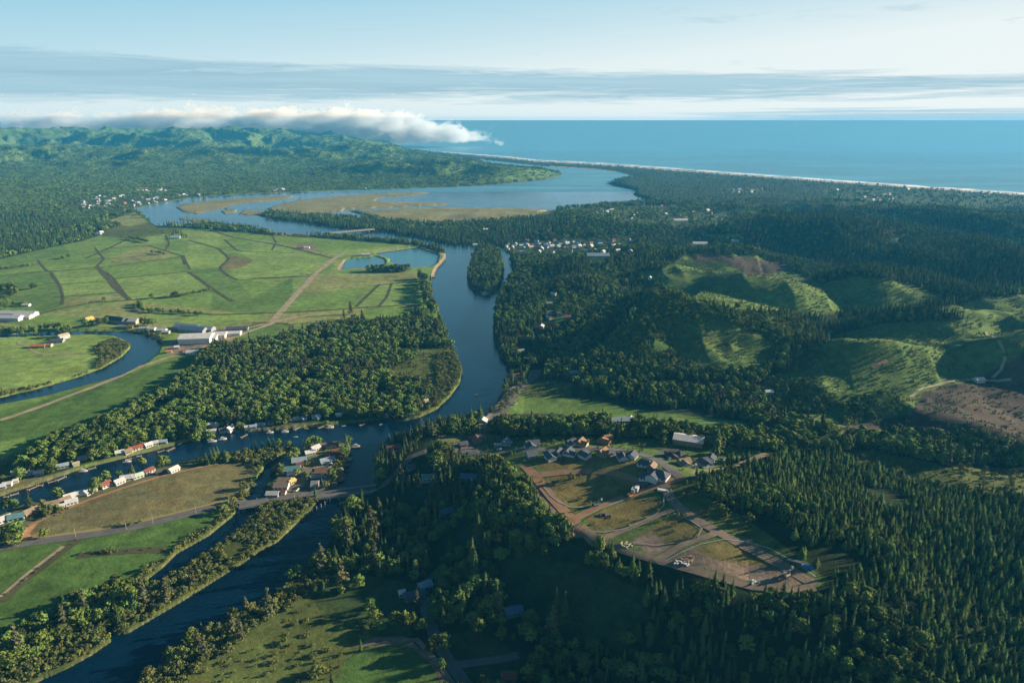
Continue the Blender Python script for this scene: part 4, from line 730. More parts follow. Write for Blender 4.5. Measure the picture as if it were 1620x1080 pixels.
# ---------------------------------------------------------------- docks, boats, pilings
def dock(u, v, L, wd, rot, label, mt=None):
    x, y, z = at(u, v, .6); e = empty('dock', (x, y, .55), R(rot)); tag(e, label, 'dock', 'docks along the river'); link('deck', mesh('deck', *boxm(-L/2, L/2, -wd/2, wd/2, 0, .22), mt or timber), e)
    for s in (-1, 1):
        for k in (-1, 1): o = link('post', cached(('dock post',), lambda: boxm(-.14, .14, -.14, .14, -1.6, 1.1), timber), e); o.location = (s*(L/2-.3), k*(wd/2+.1), 0)
DK = [(10,785),(23,781),(52,771),(64,767),(82,761),(97,756),(132,742),(146,740),(201,727),(220,721),(255,713),(270,710),(336,696),(352,693),(386,689),(428,682),(451,680),(470,677),(485,677),(508,675),(522,674),(544,673),(573,671)]
for i, (u, v) in enumerate(DK):
    dock(u, v+.6, 4+2*(i % 3), 1.8+.5*(i % 2), 15+25*((i*7) % 3), '%s floating dock from the left along the north bank' % ORD[i], [timber, conc][(i % 4 == 1)])
for u, v, L, wd, rot, lb in ((559,707,13,2.5,5,'plank dock reaching out from the tip with the tall conifer'),(552,724,8,3,5,'short dock on the right shore of the homes, upper one'),(546,735,7,3,5,'short dock on the right shore of the homes, middle one'),(536,771,13,2.5,0,'dock near the bridge on the right shore of the homes'),(540,758,7,4,60,'dock holding the red hut'),(522,703,22,4,3,'long timber dock along the tip of the homes'),
 (612,716,22,4,5,'marina jetty behind the white motor yacht')): dock(u, v, L, wd, rot, lb)
def hull(L, B, hgt, n=9):
    V = []; F_ = []
    for i in range(n):
        f = i/(n-1); x = -L/2+L*f; b = B/2*(1-max(0, (f-.45)/.55)**2.2)*(.88 if f < .05 else 1)+.02; z = hgt*(1+.25*max(0, f-.5)); V += [(x, -b, z), (x, -b*.7, -.25), (x, b*.7, -.25), (x, b, z)]
    for i in range(n-1):
        for k in range(3): F_.append((4*i+k, 4*i+4+k, 4*i+5+k, 4*i+1+k))
        F_.append((4*i+3, 4*i+7, 4*i+4, 4*i))
    F_ += [(0, 1, 2, 3)]; return V, F_
def boat(u, v, L, rot, col, label, cabin=True, mast=False):
    x, y, z = at(u, v, .3); e = empty('motor_boat' if not mast else 'sailing_boat', (x, y, .1), R(rot)); tag(e, label, 'boat', 'boats on the river'); link('hull', cached(('hull', L), lambda: hull(L, L*.33, L*.11+.25), paintm(col)), e)
    if cabin:
        zt = L*.11+.25; c = link('cabin', cached(('cabin', L), lambda: boxm(-L*.18, L*.16, -L*.11, L*.11, zt, zt+L*.13+.5), paintm('white')), e); link('windscreen', cached(('windscreen', L), lambda: boxm(L*.16, L*.175, -L*.1, L*.1, zt+.3, zt+L*.1+.4), glass), c)
    if mast: link('mast', cached(('mast', L), lambda: boxm(-.07, .07, -.07, .07, .5, L*1.1), steel), e)
boat(603,718,13,80,'white','white motor yacht moored at the end of the marina jetty'); boat(563,706,8,10,'white','white boat under the conifer at the tip dock'); boat(468,691,4,20,'pale blue','tiny boat anchored in mid river before the homes',False)
boat(603,671,4,40,'pale blue','tiny boat in mid river off the grassy point',False); boat(754,625,4,20,'orange','tiny orange boat on the broad reach',False); boat(228,729,4,20,'white','tiny white boat off the south bank houses',False)
for u, v, L, c, lb in ((201,729,7,'white','white boat at the dock below the cream house'),(336,697,8,'white','white boat moored at the bend, left of two'),(352,693.5,8,'white','white boat moored at the bend, right of two'),(427,683,7,'white','white boat below the shaded cabins'),(451,682,7,'pale grey','grey boat with a mast below the shaded cabins'),(522,675,8,'white','white boat moored far right under the tall trees'),(132,744,7,'white','white boat by the docks under the left trees'),(553,726,5,'white','white skiff at the upper short dock')):
    boat(u, v+1.2, L, 20, c, lb, True, 'mast' in lb)
for i, (u, v) in enumerate(((524,790),(522,794),(514,798),(508,802),(501,806),(494,809),(407,793))):
    x, y, z = at(u, v, 0); o = link('piling', cached(('piling',), lambda: boxm(-.3, .3, -.3, .3, -2, 3.2), timber)); o.location = (x, y, 0); tag(o, 'weathered timber piling standing in the water below the bridge', 'piling', 'old pilings by the bridge')
# ---------------------------------------------------------------- bridges
def bridge(name, a, b, z, wd, n, label, rail=True, thick=1.0):
    A, B = Vector(at(*a, z)), Vector(at(*b, z)); L = (B-A).length; e = empty(name, (A.x, A.y, 0), math.atan2(B.y-A.y, B.x-A.x)); tag(e, label, 'bridge')
    link('deck', mesh('deck', *boxm(0, L, -wd/2, wd/2, z-thick, z), conc), e); link('roadway', mesh('roadway', *boxm(.01, L-.01, -wd/2+.6, wd/2-.6, z, z+.06), asph), e)
    for s in (-1, 1): link('railing', mesh('railing', *boxm(0, L, s*(wd/2-.2)-.12, s*(wd/2-.2)+.12, z+.002, z+.95), conc), e)
    for i in range(n):
        x = L*(i+.5)/n; g = link('pier', mesh('pier', *boxm(-.6, .6, -wd*.42, wd*.42, -3, z-thick), conc), e); g.location = (x, 0, 0)
bridge('road_bridge', (489,786), (597,771), 4.2, 9.5, 6, 'long low concrete road bridge over the near river channel'); bridge('causeway_bridge', (378,799.5), (424,792.5), 2.6, 9, 3, 'short low bridge carrying the road over the slough')
bridge('river_bridge', (512,369), (592,362), 7, 12, 4, 'pale distant bridge across the river before the wooded spit', thick=2)
# ---------------------------------------------------------------- vehicles and site things
def car(u, v, rot, col, label, van=False, name='parked_car', cat='car'):
    x, y, z = hit(u, v); e = empty(name, (x, y, z+.3), R(rot)); tag(e, label, cat, 'cars parked by the houses'); hb = 1.5 if van else .75
    link('body', cached(('car body', van), lambda: boxm(-2.2, 2.2, -.9, .9, .3, .3+hb+.2), paintm(col)), e)
    def cab(): V, f = boxm(-1.3, .9, -.8, .8, .3+hb+.2, .3+hb+.85); V[4:] = [(p_[0]*.75, p_[1]*.85, p_[2]) for p_ in V[4:]]; return V, f
    link('cabin', cached(('car cabin', van), cab, glass), e)
    def whl(): n = 8; return [(.33*math.cos(6.283*k/n), s, .33*math.sin(6.283*k/n)) for s in (-.12, .12) for k in range(n)], [tuple(range(n)), tuple(range(2*n-1, n-1, -1))]+[(k, (k+1) % n, n+(k+1) % n, n+k) for k in range(n)]
    for s in (-1, 1):
        for t_ in (-1, 1): o = link('wheel', cached(('wheel',), whl, tyre), e); o.location = (s*1.4, t_*.88, .33)
    clearing(x, y, 5, 6)
CL = [(1098,737,'white','before the cream house'),(1100,740,'slate','behind the white van at the cream house'),(1113,740,'white','at the pale blue house'),(1120,736,'pale blue','on the drive of the pale blue house'),(1140,728,'white','on the verge near the forest'),(1144,728,'grey','beside the white one on the forest verge'),
 (1058,727,'dark','on the dark parking court'),(1010,733,'white','at the bend of the street'),(1029,748,'white','between the two houses by the junction'),(955,711,'white','on the street by the red-brown house'),(868,714,'slate','on the street before the slate bungalow'),(790,712,'white','at the corner lot'),(815,640,'white','driving on the highway by the river'),
 (95,806,'white','behind the sheds on the south bank'),(104,806,'dark','on the south bank lane by the long house'),(36,825,'pale blue','between teal and orange roofs'),(232,750,'slate','beside the dark red roof'),(470,776,'white','on the lane by the bridge'),(481,772,'slate','parked mid lane among the homes'),(488,757,'white','under the trees of the homes'),
 (286,560,'white','in the gravel yard'),(290,556,'red','in the gravel yard, right one'),(1024,768,'dark','near the lone tree on the plots'),(1019,771,'slate','beside the dirt road, nearer the trucks')]
for u, v, c, w_ in CL: car(u, v, 20+(u*7 % 60), c, '%s car %s' % (c, w_))
def truck(u, v, rot, label):
    x, y, z = hit(u, v); e = empty('box_truck', (x, y, z+.3), R(rot)); tag(e, label, 'truck', 'box trucks on the dirt road'); link('cargo_box', cached(('cargo',), lambda: boxm(-4, 2, -1.3, 1.3, 1, 3.9), paintm('white')), e)
    link('cab', cached(('cab',), lambda: boxm(2.1, 4, -1.15, 1.15, .6, 2.7), paintm('dark red')), e); link('windscreen', cached(('truckscreen',), lambda: boxm(4.002, 4.04, -1, 1, 1.6, 2.5), glass), e)
    for s in (-2.8, 2.9):
        for t_ in (-1.1, 1.1): o = link('wheel', cached(('wheelb',), lambda: boxm(-.5, .5, -.15, .15, -.5, .5), tyre), e); o.location = (s, t_, .5)
truck(1003,778,65,'white box truck parked by the dirt road, left of the pair'); truck(1008,776,65,'white box truck parked by the dirt road, right of the pair')
def digger(u, v, rot, label, col='orange'):
    x, y, z = hit(u, v); e = empty('excavator', (x, y, z+.3), R(rot)); tag(e, label, 'excavator', 'diggers on the building plots')
    for s in (-1, 1): o = link('track', cached(('crawler',), lambda: boxm(-2, 2, -.35, .35, 0, .9), tyre), e); o.location = (0, s*1.2, 0)
    b = link('body', cached(('digbody',), lambda: boxm(-1.8, 1.5, -1.3, 1.3, 1, 2.3), paintm(col)), e); link('cab', cached(('digcab',), lambda: boxm(.2, 1.5, -1.2, -.1, 2.3, 3.4), glass), b)
    o = link('boom', cached(('boom',), lambda: boxm(0, 4.5, -.25, .25, -.3, .3), paintm(col)), e); o.location = (1.3, .5, 2); o.rotation_euler = (0, R(-35), 0); p_ = link('bucket', cached(('bucket',), lambda: boxm(-.5, .5, -.6, .6, -1.6, 0), steel), o); p_.location = (4.4, 0, 0); p_.rotation_euler = (0, R(35), 0)
digger(997,786,30,'orange excavator on the dirt road below the white trucks'); digger(942,800,20,'small digger with a dark arm on the plot edge beside the road', 'grey'); digger(1244,912,30,'pale digger on the bare plot at the right', 'cream')
def pile(u, v, n, rad, col, label, cat='pile', sz=(1.5, 3), name='rubble_pile'):
    x, y, z = hit(u, v); V, F_ = [], []; r = random.Random(int(u))
    for i in range(n):
        a = r.random()*6.28; q = rad*math.sqrt(r.random()); L = r.uniform(*sz); b = len(V); vv, ff = boxm(-L/2, L/2, -.35, .35, -.3, r.uniform(.4, 1.0)); an = r.random()*3.1
        for p_ in vv: V.append((p_[0]*math.cos(an)-p_[1]*math.sin(an)+q*math.cos(a), p_[0]*math.sin(an)+p_[1]*math.cos(an)+q*math.sin(a)*.7, p_[2]))
        F_ += [tuple(b+k for k in f) for f in ff]
    o = link(name, mesh(name, V, F_, paintm(col))); o.location = (x, y, z+.1); tag(o, label, cat); clearing(x, y, rad+3, 8)
pile(1083,891,14,6,'white','heap of white pipes at the near corner of the bare plot'); pile(1091,885,12,5,'tan','heap of tan timber beside the white pipes'); pile(993,862,12,5,'cream','heap of pale planks by the forest edge below the plots'); pile(953,816,9,4,'dark','dark brush heap on the weedy middle plot'); pile(964,816,8,4,'slate','second dark brush heap, right on the middle plot')
pile(907,846,4,2,'cream','small pale heap at the lower end of the orange road'); pile(1194,922,5,3,'pale grey','grey concrete blocks on the lower gravel road')
x, y, z = hit(1278, 898); o = link('tarpaulin', mesh('tarpaulin', *boxm(-3, 3, -1.2, 1.2, 0, 1.2), paintm('bright blue'))); o.location = (x, y, z+.2); o.rotation_euler = (0, 0, R(-28)); tag(o, 'bright blue tarpaulin over a stack at the end of the gravel road', 'tarpaulin')
x, y, z = hit(1256, 890); o = link('shipping_container', mesh('shipping_container', *boxm(-4, 4, -1.2, 1.2, 0, 1.6), paintm('slate'))); o.location = (x, y, z+.2); o.rotation_euler = (0, 0, R(-28)); tag(o, 'dark container left of the blue tarpaulin', 'container')
x, y, z = hit(1049, 777); o = link('pipe_stack', mesh('pipe_stack', *boxm(-4, 4, -1.3, 1.3, 0, 1.3), paintm('white'))); o.location = (x, y, z+.2); o.rotation_euler = (0, 0, R(-20)); tag(o, 'stack of white pipes beside the gravel road junction', 'pipes')
def pole(u, v, hgt, label):
    x, y, z = hit(u, v); e = empty('utility_pole', (x, y, z)); tag(e, label, 'pole', 'utility poles'); link('post', cached(('upost', hgt), lambda: boxm(-.14, .14, -.14, .14, -.5, hgt), timber), e); link('crossarm', cached(('uarm', hgt), lambda: boxm(-1.2, 1.2, -.1, .1, hgt-1, hgt-.75), timber), e)
for i, (u, v) in enumerate(((20,862),(120,850),(200,838),(242,828),(310,812),(363,800),(466,790),(650,735),(838,602),(792,650),(978,695))): pole(u, v, 9, '%s wooden utility pole along the roads, counted from the left' % ORD[i])
# cricket-like white markers on the lower field

def clear(x, y):
    k = np.ones(len(x), bool)
    B = np.array(blockpts) if blockpts else np.zeros((0, 3))
    cell = {}
    for i, (a, b, r_) in enumerate(B):
        for p in range(int((a-r_)//20), int((a+r_)//20)+1):
            for q in range(int((b-r_)//20), int((b+r_)//20)+1): cell.setdefault((p, q), []).append(i)
    kx, ky = (x//20).astype(int), (y//20).astype(int)
    for i in range(len(x)):
        for j in cell.get((kx[i], ky[i]), ()):
            if (x[i]-B[j, 0])**2 + (y[i]-B[j, 1])**2 < B[j, 2]**2: k[i] = False; break
    return k
for o in [o for o in C.objects if o.name.split('.')[0] in ('road', 'highway', 'dirt_road', 'gravel_road', 'track')]:
    V = np.array([v.co for v in o.data.vertices])
    if len(V) >= 4 and o.name.split('.')[0] != 'track' or (len(V) >= 4 and o.data.materials[0] in (track, dirt, grav)):
        wd_ = np.hypot(*(V[0]-V[3])[:2])
        for i in range(0, len(V)-3, 4): mx = (V[i]+V[i+3])/2; blockpts.append((mx[0], mx[1], wd_*.5+3.5))
def spread(base, grow, classes, picks, rows=(230, 7800), seed=1):
    """picks: list of (share, kind, hmin, hmax)"""
    x, y, c, rng = scatter(base, grow, classes, rows, seed=seed); k = clear(x, y) & (fbm(x, y, 38, 91, 2) > (.27 if base > 3.5 else .18)); x, y = x[k], y[k]; n = len(x)
    pn = fbm(x, y, 90, 77, 3); r = np.clip(rng.random(n)*.55 + (pn-.28)*1.0, 0, .9999); a = 0.0; D = np.hypot(x, y); big = np.clip((D/grow)**.2, 1, 1.2)
    for sh, kd, h0, h1_ in picks:
        q = (r >= a) & (r < a+sh); a += sh; hh_ = (h0 + (h1_-h0)*rng.random(n))*big; fl = .78+.6*rng.random(n)
        far = D > 1900; fk = {'conifer': 'far_conifer', 'young_conifer': 'far_conifer', 'old_conifer': 'far_conifer', 'broadleaf': 'far_broad', 'willow': 'far_broad', 'bush': 'far_broad'}[kd]
        for m_, kk in ((q & ~far, kd), (q & far, fk)):
            if m_.any(): add(kk, x[m_], y[m_], hh_[m_], fl[m_]*(1.15 if kk.startswith('far') else 1.0))
spread(5.2, 1000, ['mixed'], [(.52, 'broadleaf', 5, 11), (.36, 'conifer', 7, 15), (.12, 'old_conifer', 9, 16)], seed=2)
spread(4.8, 1000, ['conifer'], [(.32, 'broadleaf', 5, 9), (.68, 'conifer', 6.5, 14)], seed=3)
spread(5.0, 1000, ['riverwood'], [(.70, 'broadleaf', 5.5, 13), (.12, 'old_conifer', 9, 19), (.18, 'conifer', 9, 19)], seed=4)
spread(3.9, 1000, ['plantation'], [(.66, 'young_conifer', 4, 8.8), (.06, 'conifer', 7, 12), (.28, 'broadleaf', 3.5, 8)], seed=5)
spread(2.7, 1000, ['shrub', 'willow'], [(.55, 'bush', 1.4, 3.2), (.42, 'willow', 2.4, 5), (.03, 'old_conifer', 7, 12)], seed=6)
spread(3.8, 900, ['regen'], [(.35, 'young_conifer', 3, 6), (.25, 'bush', 2, 4.5), (.40, 'broadleaf', 3.5, 7)], seed=7, rows=(600, 3000))
spread(4.2, 850, ['hill', 'clearcut'], [(.35, 'young_conifer', 1.5, 3.6), (.65, 'bush', 1.0, 2.4)], seed=8, rows=(400, 3000))
spread(5.5, 900, ['meadow', 'weeds'], [(.9, 'bush', .9, 2.8), (.1, 'willow', 3, 6)], seed=9, rows=(230, 2200))
spread(7.5, 1000, ['town', 'village', 'open'], [(.55, 'broadleaf', 6, 11), (.25, 'conifer', 8, 15), (.2, 'bush', 2, 4)], seed=10, rows=(230, 4500))
spread(9.0, 2300, ['farhill'], [(.6, 'broadleaf', 6, 10), (.40, 'conifer', 7, 12)], seed=12, rows=(1700, 7400))
spread(10.0, 1800, ['coastwood'], [(.2, 'broadleaf', 6, 9), (.8, 'conifer', 7, 12)], seed=13, rows=(1700, 7400))
# hedgerow trees and single trees in the fields, each at the foot seen in the photo: u, v, kind, height
SOLO = [(545,505,'old_conifer',17),(555,497,'old_conifer',22),(560,506,'willow',10),(573,507,'old_conifer',18),(513,527,'old_conifer',16),(54,457,'broadleaf',12),(279,470,'broadleaf',12),(273,471,'broadleaf',10),(241,472,'broadleaf',10),
 (165,476,'broadleaf',8),(233,515,'broadleaf',14),(226,515,'broadleaf',13),(242,515,'broadleaf',12),(102,532,'broadleaf',15),(97,530,'broadleaf',14),(57,529,'broadleaf',9),(36,532,'broadleaf',10),(8,530,'broadleaf',12),
 (153,775,'broadleaf',12),(48,803,'conifer',20),(148,781,'bush',5),(226,738,'broadleaf',9),(333,698,'broadleaf',12),(316,694,'conifer',26),(310,700,'broadleaf',12),(759,665,'conifer',22),(746,672,'conifer',20),(742,690,'conifer',20),
 (700,728,'broadleaf',17),(697,722,'broadleaf',15),(690,733,'broadleaf',14),(693,745,'broadleaf',14),(1133,718,'conifer',26),(1157,730,'young_conifer',10),(1152,732,'young_conifer',9),(1117,784,'willow',7),(1138,808,'willow',6),(1148,812,'bush',4),(1185,826,'willow',7),
 (905,758,'willow',6),(979,695,'conifer',12),(549,712,'conifer',18),(545,722,'broadleaf',11),(543,728,'willow',9),(532,742,'broadleaf',10),(525,757,'broadleaf',10),(488,706,'broadleaf',9),(503,704,'broadleaf',9),(468,725,'broadleaf',11),(460,729,'broadleaf',10),
 (443,752,'broadleaf',12),(436,753,'broadleaf',9),(425,778,'broadleaf',8),(428,772,'bush',5),(483,736,'bush',5),(476,745,'bush',4),(470,752,'broadleaf',7),(493,752,'bush',4),(485,757,'broadleaf',6),(517,770,'bush',5),(512,772,'broadleaf',6),
 (510,905,'old_conifer',26),(540,925,'old_conifer',24),(427,975,'old_conifer',24),(594,900,'old_conifer',25),(588,850,'old_conifer',30),(595,870,'old_conifer',22),(550,870,'old_conifer',30),(545,850,'broadleaf',18),(712,880,'conifer',20),(757,855,'conifer',26),
 (752,920,'conifer',30),(748,900,'conifer',28),(766,880,'conifer',24),(660,960,'old_conifer',15),(785,975,'old_conifer',16),(685,780,'old_conifer',17),(750,802,'conifer',14),(645,995,'broadleaf',12),(880,985,'conifer',28),(893,985,'conifer',26),(875,1000,'old_conifer',22),
 (136,978,'old_conifer',24),(105,1000,'old_conifer',22),(230,960,'old_conifer',24),(215,965,'conifer',24),(205,955,'broadleaf',16),(190,960,'broadleaf',16),(33,1040,'old_conifer',26),(265,950,'old_conifer',20),(305,925,'old_conifer',18),(315,1030,'old_conifer',17),(326,1040,'old_conifer',16),
 (370,1000,'old_conifer',15),(382,1012,'old_conifer',18),(290,1040,'willow',9),(280,1050,'willow',8),(237,1075,'willow',9),(390,965,'old_conifer',12),(360,1030,'bush',5),(450,1015,'bush',4),(510,1065,'willow',6),(498,1068,'willow',7)]
for u, v, k_, h_ in SOLO:
    x, y, z = hit(u, v); add(k_, np.array([x]), np.array([y]), np.array([float(h_)*(.92 if v > 830 else 1.0)]), 1.15)
def hedge(pl, kind, step, h0, h1_, wid):
    W = [hit(u, v) for u, v in P(pl)]
    for a, b in zip(W[:-1], W[1:]):
        L = math.hypot(b[0]-a[0], b[1]-a[1]); n = max(1, int(L/step))
        t_ = (np.arange(n)+RNG.random(n))/n; x = a[0]+(b[0]-a[0])*t_+(RNG.random(n)-.5)*wid; y = a[1]+(b[1]-a[1])*t_+(RNG.random(n)-.5)*wid
        add(kind, x, y, h0+(h1_-h0)*RNG.random(n), 1.0)
for a in (([668,440,672,460,680,485,688,500],'broadleaf',7,10,18,9),([664,436,668,450,676,470],'old_conifer',14,14,22,8),([583,431,612,430,648,430],'broadleaf',4,11,15,9),([583,429,612,428,648,428],'broadleaf',4,11,15,6),
 ([217,485,223,492,250,494,300,497,318,499],'broadleaf',5,5,9,8),([222,480,218,488],'broadleaf',4,6,9,5),([282,470,310,463,333,459],'bush',4,4,6,5),([98,410,112,408],'broadleaf',6,8,13,16),([55,419,20,425,0,424],'bush',6,4,7,6),
 ([0,462,14,456,28,462,20,470,0,475],'broadleaf',6,9,14,14),([0,490,8,486,12,480],'broadleaf',6,9,14,12),([20,483,36,484,45,481],'broadleaf',6,6,9,5),([0,528,20,526,60,522,110,520],'broadleaf',6,7,11,7),([135,518,150,514,175,514],'broadleaf',5,8,13,12),
 ([210,524,230,528,248,534,256,543],'bush',5,4,7,7),([262,354,320,354,395,360],'conifer',9,12,18,12),([312,355,410,362],'conifer',6,12,17,8),([272,374,280,368,296,376],'conifer',7,10,15,12),([205,378,235,384],'broadleaf',6,7,12,6),([240,400,262,403],'broadleaf',7,6,9,5),
 ([400,366,430,371,480,374,545,378],'bush',5,4,8,8),([655,387,690,393,700,400],'bush',5,3,6,5),([60,800,75,812,100,808],'bush',4,4,7,9),([50,822,70,818,95,812],'willow',5,5,8,9),([160,836,180,832,235,826],'bush',5,2,4,3),([124,877,150,874,181,873],'bush',4,2,4,3),
 ([795,652,800,640,812,625,830,605],'willow',5,4,7,7),([760,690,800,684,840,682],'broadleaf',6,7,12,14),([850,690,900,686,950,684],'broadleaf',5,8,13,12),([975,690,1040,688,1100,694],'willow',5,6,9,8),([1040,700,1120,704,1200,712],'willow',5,5,9,10),
 ([345,815,372,800,390,782,398,768],'willow',4,5,8,7),([10,752,60,742,110,730],'broadleaf',8,8,15,10)): hedge(*a)
for f, wd in DITCHES:
    hedge(f, 'bush' if f[1] > 480 else 'far_broad', 6, .7, 1.7, 2.5)
# the largest few hundred of each kind stand as trees of their own, the rest grow as woodland
def instancer(name, kinds_rows, label):
    """one object: points carrying size, turn and kind; geometry nodes put a tree mesh on each"""
    col = bpy.data.collections.new(name+' sources'); co = []; hs_ = []; fl = []; ix = []
    for kn, rows in kinds_rows:
        i0 = len(col.objects)
        for tme, cme, j in KINDS[kn]: o = bpy.data.objects.new('src_%02d' % len(col.objects), j); col.objects.link(o)
        nv = len(KINDS[kn]); co.append(rows[:, :3]); hs_.append(rows[:, 3]); fl.append(rows[:, 4]); ix.append(i0 + RNG.integers(0, nv, len(rows)))
    co = np.concatenate(co); hs_ = np.concatenate(hs_); fl = np.concatenate(fl); ix = np.concatenate(ix); n = len(co)
    me = bpy.data.meshes.new(name); me.vertices.add(n); me.vertices.foreach_set('co', co.astype(np.float32).ravel())
    a = me.attributes.new('size', 'FLOAT_VECTOR', 'POINT'); a.data.foreach_set('vector', np.column_stack([hs_*fl, hs_*fl, hs_]).astype(np.float32).ravel())
    a = me.attributes.new('turn', 'FLOAT_VECTOR', 'POINT'); a.data.foreach_set('vector', np.column_stack([RNG.normal(0, .03, n), RNG.normal(0, .03, n), RNG.random(n)*6.283]).astype(np.float32).ravel())
    a = me.attributes.new('pick', 'INT', 'POINT'); a.data.foreach_set('value', ix.astype(np.int32))
    ob = link(name, me); ng = bpy.data.node_groups.new(name, 'GeometryNodeTree')
    ng.interface.new_socket('Geometry', in_out='INPUT', socket_type='NodeSocketGeometry'); ng.interface.new_socket('Geometry', in_out='OUTPUT', socket_type='NodeSocketGeometry')
    gi = ng.nodes.new('NodeGroupInput'); go = ng.nodes.new('NodeGroupOutput'); ci = ng.nodes.new('GeometryNodeCollectionInfo'); ci.inputs['Collection'].default_value = col
    ci.inputs['Separate Children'].default_value = True; ci.inputs['Reset Children'].default_value = True
    ip = ng.nodes.new('GeometryNodeInstanceOnPoints'); ip.inputs['Pick Instance'].default_value = True
    def na(nm, ty): q = ng.nodes.new('GeometryNodeInputNamedAttribute'); q.data_type = ty; q.inputs['Name'].default_value = nm; return q.outputs[0]
    L = ng.links.new; L(gi.outputs[0], ip.inputs['Points']); L(ci.outputs[0], ip.inputs['Instance']); L(na('pick', 'INT'), ip.inputs['Instance Index'])
    L(na('turn', 'FLOAT_VECTOR'), ip.inputs['Rotation']); L(na('size', 'FLOAT_VECTOR'), ip.inputs['Scale']); L(ip.outputs[0], go.inputs[0])
    md = ob.modifiers.new('grow', 'NODES'); md.node_group = ng; print(name, n, 'trees')
    return tag(ob, label, None, None, 'stuff')
allp = {k: np.concatenate(v) if v else np.zeros((0, 5)) for k, v in pts.items()}
def visible(A):
    """rank by height in the picture among trees that stand in frame and are not behind higher ground"""
    u, v, zc_ = proj(A[:, 0], A[:, 1], A[:, 2]+A[:, 3]*.6); s = A[:, 3]/np.maximum(zc_, 1); ok = (u > 4) & (u < 1616) & (v > 190) & (v < 1076) & (zc_ > 0); return np.where(ok, s, 0)
CATS = [('conifer_tree', 'conifer', ['conifer', 'old_conifer', 'young_conifer'], 'tall conifers nearest the camera'), ('broadleaf_tree', 'tree', ['broadleaf', 'willow'], 'rounded broadleaf trees nearest the camera'), ('bush', 'bush', ['bush'], 'low bushes nearest the camera')]
LM = [(489,788,'the road bridge'),(400,797,'the slough bridge'),(440,740,'the bridge homes'),(555,712,'the plank dock'),(120,785,'the long white house'),(26,816,'the teal-roofed house'),(48,805,'the orange house'),(70,850,'the brown field, left end'),(260,740,'the brown field, right end'),
 (120,870,'the field track junction'),(20,940,'the left edge track'),(180,990,'the slough mouth'),(240,920,'the muddy slough end'),(300,870,'the mid slough'),(100,1050,'the lower left river bank'),(340,920,'the shrub strip'),(450,850,'the tip of the shrub spit'),(300,1030,'the rough meadow bank'),(380,1000,'the meadow shadow line'),
 (450,940,'the bend of the dark river'),(560,860,'the steep bank'),(600,800,'the east end of the bridge'),(590,1040,'the lawn with white marks'),(656,942,'the dark house'),(673,926,'the pale blue shed'),(690,1010,'the lower road bend'),(735,1070,'the lower road junction'),(812,966,'the blue-roofed wood house'),(760,900,'the sunlit tree clump'),
 (880,980,'the pasture conifers'),(900,930,'the dark pasture'),(1010,950,'the pasture rim'),(678,756,'the teal-roofed shaded house'),(742,757,'the dark blue roof'),(708,812,'the small blue-roofed house'),(650,740,'the curving river road'),(624,708,'the red boathouse'),(733,704,'the brown house'),(800,740,'the plots rim'),
 (850,800,'the orange road'),(890,840,'the orange road end'),(990,870,'the pale plank heap'),(1090,900,'the white pipe heap'),(1180,930,'the lower gravel road'),(1278,900,'the blue tarpaulin'),(1180,840,'the upper gravel road'),(1130,770,'the street end'),(1089,698,'the white-roofed barn'),(1250,760,'the upper plantation'),(1350,850,'the middle plantation'),
 (1450,790,'the plantation rim'),(1550,850,'the right plantation'),(1500,950,'the plantation gap'),(1380,950,'the wood corner'),(1250,1000,'the dark slope wood'),(1100,1010,'the wood below the pasture rim'),(960,1060,'the bottom wood edge'),(1150,1070,'the bottom frame wood'),(1350,1060,'the lower right wood'),(1550,1050,'the lower right corner'),(1050,432,'the grassy ridge'),(1160,450,'the long grassy ridge'),(1360,445,'the second grassy hill'),(1400,575,'the lit slope'),(1300,570,'the lit slope foot'),(1480,515,'the long green ridge'),(1350,530,'the green ridge end'),(1600,500,'the far green ridge'),(1560,620,'the brown clearcut'),(1420,660,'the clearcut foot'),(1217,621,'the white shed'),(1080,606,'the brown clearing'),(1270,660,'the dark valley wood'),(870,640,'the lit meadow'),(1000,655,'the shaded meadow'),(1400,730,'the meadow strip'),(1550,745,'the right meadow strip'),(820,1050,'the red shed'),(700,860,'the deep shade')]
USED = {}
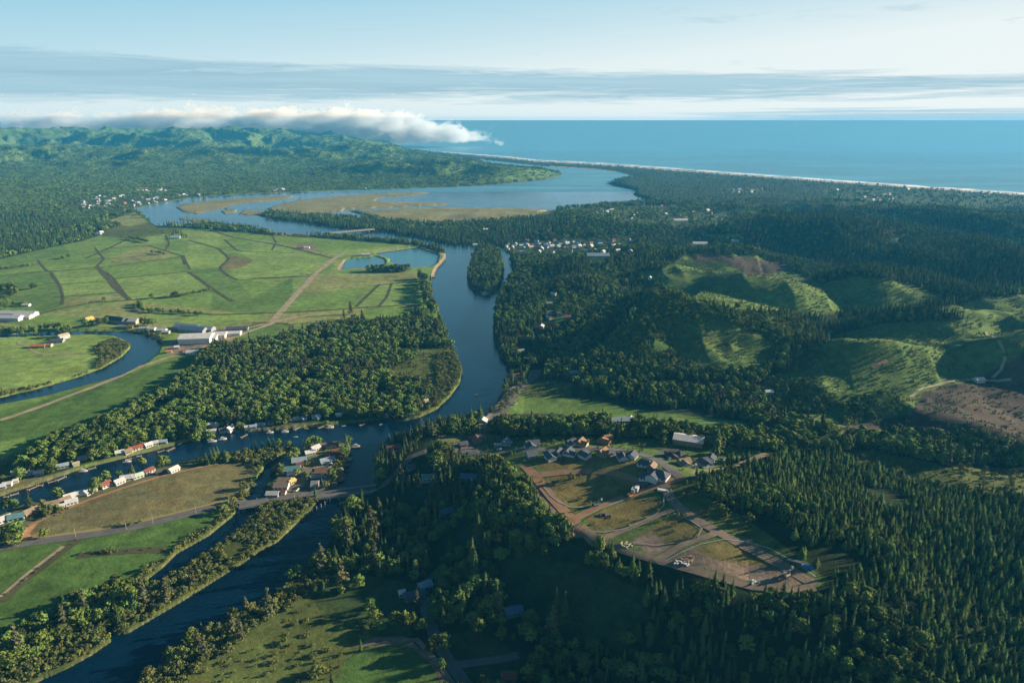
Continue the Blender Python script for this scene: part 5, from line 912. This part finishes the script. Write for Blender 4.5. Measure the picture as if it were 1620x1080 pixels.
def treelabel(k, u, v, h, cat):
    look = {'conifer': 'dark pointed conifer', 'old_conifer': 'ragged grey conifer', 'young_conifer': 'fresh green conifer', 'broadleaf': 'rounded broadleaf tree', 'willow': 'pale spreading tree', 'bush': 'low olive bush'}[k]
    d, a, b, w_ = min((math.hypot(u-a, (v-b)*1.3), a, b, w_) for a, b, w_ in LM); sz = 'tall' if h > 14 else 'middling' if h > 9 else 'small'
    rel = 'close by' if d < 18 else ('just ' if d < 40 else 'well ') + (('left of' if u < a else 'right of') if abs(u-a) > abs(v-b)*1.3 else ('above' if v < b else 'below'))
    base = '%s %s %s %s' % (sz, look, rel, w_); USED.setdefault(base, []).append(1); n = len(USED[base])
    return base if n == 1 else base + (', ' + ['next', 'third', 'fourth', 'fifth', 'sixth', 'seventh', 'eighth', 'ninth', 'tenth', 'eleventh', 'twelfth'][min(n-2, 10)] + ' of them')
for name, cat, kinds, grp in CATS:
    rank = np.concatenate([visible(allp[k]) for k in kinds]); src = np.concatenate([np.full(len(allp[k]), i) for i, k in enumerate(kinds)]); loc = np.concatenate([np.arange(len(allp[k])) for k in kinds])
    top = np.argsort(-rank)[:300]
    for i in sorted(top, key=lambda i: allp[kinds[src[i]]][loc[i]][0]/allp[kinds[src[i]]][loc[i]][1]):
        k = kinds[src[i]]; a = allp[k][loc[i]]; tme, cme, j = KINDS[k][int(loc[i]) % len(KINDS[k])]
        e = empty(name, (a[0], a[1], a[2]), random.random()*6.28, (a[3]*a[4], a[3]*a[4], a[3])); u, v, _ = proj(a[0], a[1], a[2])
        tag(e, treelabel(k, float(u), float(v), a[3], cat), cat, grp); link('trunk', tme, e); link('crown', cme, e)
    for n_, k in enumerate(kinds):
        m_ = np.ones(len(allp[k]), bool); m_[[loc[i] for i in top if src[i] == n_]] = False; allp[k] = allp[k][m_]
instancer('conifer_forest', [(k, allp[k]) for k in ('conifer', 'old_conifer', 'young_conifer', 'far_conifer')], 'dark conifers of the forest and hills')
instancer('broadleaf_woodland', [(k, allp[k]) for k in ('broadleaf', 'willow', 'far_broad')], 'green broadleaf woodland along rivers and slopes')
instancer('undergrowth', [('bush', allp['bush'])], 'low bushes over meadows and banks')
